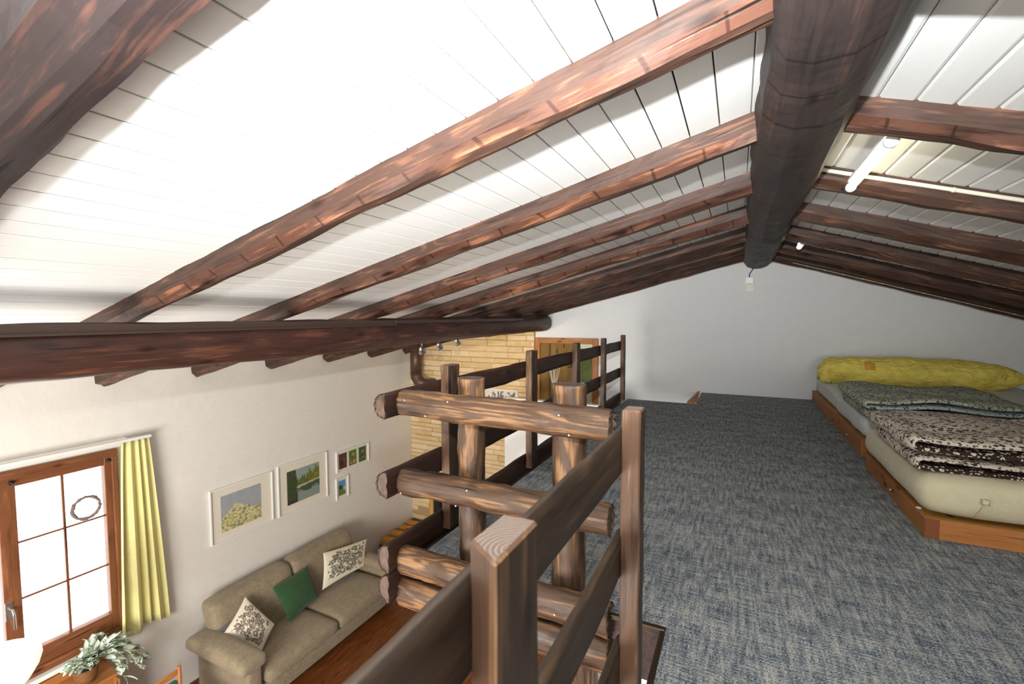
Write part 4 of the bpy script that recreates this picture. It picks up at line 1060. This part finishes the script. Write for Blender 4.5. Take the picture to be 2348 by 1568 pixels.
# ------------------------------------------------------------------ cabinet, plant, floor lamp, chair
cb = thing('cabinet', (-5.43, 1.4, ZF), 'orange wood cabinet under the window with the potted plant on it', 'cabinet')
TZ = -2.26
box('top', XL+.105, -5.20, .2, 2.10, TZ-.03, TZ, M['orange_y'], cb, bevel=.004)
box('back_strip', XL+.002, XL+.10, .2, 2.14, TZ-.03, TZ+.08, M['orange_y'], cb, bevel=.004)
box('body', XL+.11, -5.24, .23, 2.06, ZF+.002, TZ-.03, M['orange_z'], cb)
for k in range(5): box('board', XL+.115+k*.076, XL+.115+k*.076+.072, 2.06, 2.078, ZF+.05, TZ-.032, M['orange_z'], cb, bevel=.004)
for k in range(14): box('board', -5.24, -5.222, .25+k*.13, .25+k*.13+.126, ZF+.05, TZ-.032, M['orange_z'], cb, bevel=.004)
pl = thing('potted_plant', (-5.33, 1.90, TZ), 'variegated white and green trailing plant in a wicker pot below the window', 'plant')
lathe('wicker_pot', [(.05, 0), (.066, .01), (.084, .06), (.090, .11), (.086, .145), (.078, .140), (.072, .10)], (-5.33, 1.90, TZ+.001), M['wicker'], pl, n=28)
lathe('soil', [(.075, 0), (.075, .01)], (-5.33, 1.90, TZ+.12), plain('soil', srgb(40, 30, 24), .95), pl, n=20)
def leaf_mesh(L, W, seed):
    rs = random.Random(seed); V = []; F = []; C = []
    n = 6
    for i in range(n+1):
        t_ = i/n; w_ = W*math.sin(math.pi*min(1, t_**.75))**.8*(1 if t_ < 1 else 0)+.0005
        z_ = -.25*L*t_*t_
        for s, hh in ((-1, .004), (-.5, 0), (0, -.002), (.5, 0), (1, .004)):
            V.append((L*t_, s*w_, z_+hh))
            C.append((*srgb((74, 118, 78))[:3], 1) if abs(s) == 1 or rs.random() < .14 else (*srgb((238, 242, 228))[:3], 1))
    for i in range(n):
        for k in range(4): a = i*5+k; F.append((a, a+1, a+6, a+5))
    me = bpy.data.meshes.new('leaf'); me.from_pydata(V, [], F); me.materials.append(M['leaf']); me.polygons.foreach_set('use_smooth', [True]*len(F)); me.update()
    ca = me.color_attributes.new('Col', 'FLOAT_COLOR', 'POINT'); ca.data.foreach_set('color', [x for c in C for x in c]); return me
lm = [leaf_mesh(.10, .030, 1), leaf_mesh(.12, .034, 2), leaf_mesh(.085, .025, 3)]
rs = random.Random(6)
pc_ = Vector((-5.33, 1.90, TZ+.15)); nl = 0
for s in range(22):
    a = rs.uniform(-1.1, 2.6); ln = rs.uniform(.10, .24); d = Vector((math.cos(a)*.8, math.sin(a), 0))
    if s < 8: d = Vector((rs.uniform(.0, .6), rs.uniform(.3, 1), 0)).normalized(); ln = rs.uniform(.26, .42)
    pts = [pc_+Vector((0, 0, -.02))]
    for k in range(1, 7):
        q = k/6; hgt = (.16*math.sin(q*1.9) - (.30*q*q if s < 8 else .05*q))*(ln/.3)+.05*q
        p_ = pc_+d*ln*q+Vector((rs.uniform(-.01, .01), rs.uniform(-.01, .01), hgt))
        p_.x = max(p_.x, XL+.05); pts.append(p_)
    tube('stem', pts, .0022, M['stem'], pl, n=5)
    for k in range(1, 7):
        for rep in range(2 if k > 1 else 1):
            o = bpy.data.objects.new('leaf', lm[rs.randrange(3)]); COL.objects.link(o); nl += 1
            dd = (pts[k]-pts[k-1]).normalized()+Vector((rs.uniform(-.7, .9), rs.uniform(-.8, .8), rs.uniform(-.2, .5)))
            o.rotation_mode = 'QUATERNION'; q1 = dd.to_track_quat('X', 'Z'); o.rotation_quaternion = q1 @ Quaternion((1, 0, 0), rs.uniform(-.7, .7))
            attach(o, pl, pts[k])
fl = thing('floor_lamp', (-4.5, 1.20, ZF), 'floor lamp with a white opal glass bowl at the lower left corner', 'lamp')
LC = Vector((-4.5, 1.13, -1.22))
lathe('base', [(.14, 0), (.14, .02), (.02, .03)], (LC.x, LC.y, ZF), M['metal'], fl, n=28)
tube('pole', [(LC.x, LC.y, ZF+.03), (LC.x, LC.y, LC.z-.30)], .012, M['metal'], fl, n=12)
lathe('bowl', [(.03, -.30), (.10, -.27), (.17, -.20), (.215, -.12), (.232, -.06), (.225, -.015), (.20, .0), (.19, -.005), (.10, -.02)], LC, M['opal'], fl, n=36)
chs = thing('chair', (-4.95, 2.3, ZF), 'wooden chair with a dark green seat between the cabinet and the sofa arm', 'chair')
for a, b, zt_ in ((-4.80, 2.02, -2.30), (-4.80, 2.40, -2.28), (-4.42, 2.04, -2.71), (-4.42, 2.38, -2.71)): tube('leg', [(a, b, ZF), (a, b, zt_)], .019, M['orange_z'], chs, n=10)
obox('seat', (-4.82, 2.0, -2.71), (.42, 0, 0), (0, .42, 0), (0, 0, .03), M['orange_x'], chs, bevel=.008)
obox('seat_pad', (-4.79, 2.03, -2.679), (.37, 0, 0), (0, .36, 0), (0, 0, .03), M['green'], chs, bevel=.012, seg=2)
obox('back_rail', (-4.812, 2.035, -2.37), (.024, 0, 0), (0, .35, .012), (0, 0, .055), M['orange_y'], chs, bevel=.006)
obox('back_cushion', (-4.818, 2.045, -2.62), (.036, 0, 0), (0, .33, 0), (0, 0, .22), M['green'], chs, bevel=.012, seg=2)

bpy.context.view_layer.update()
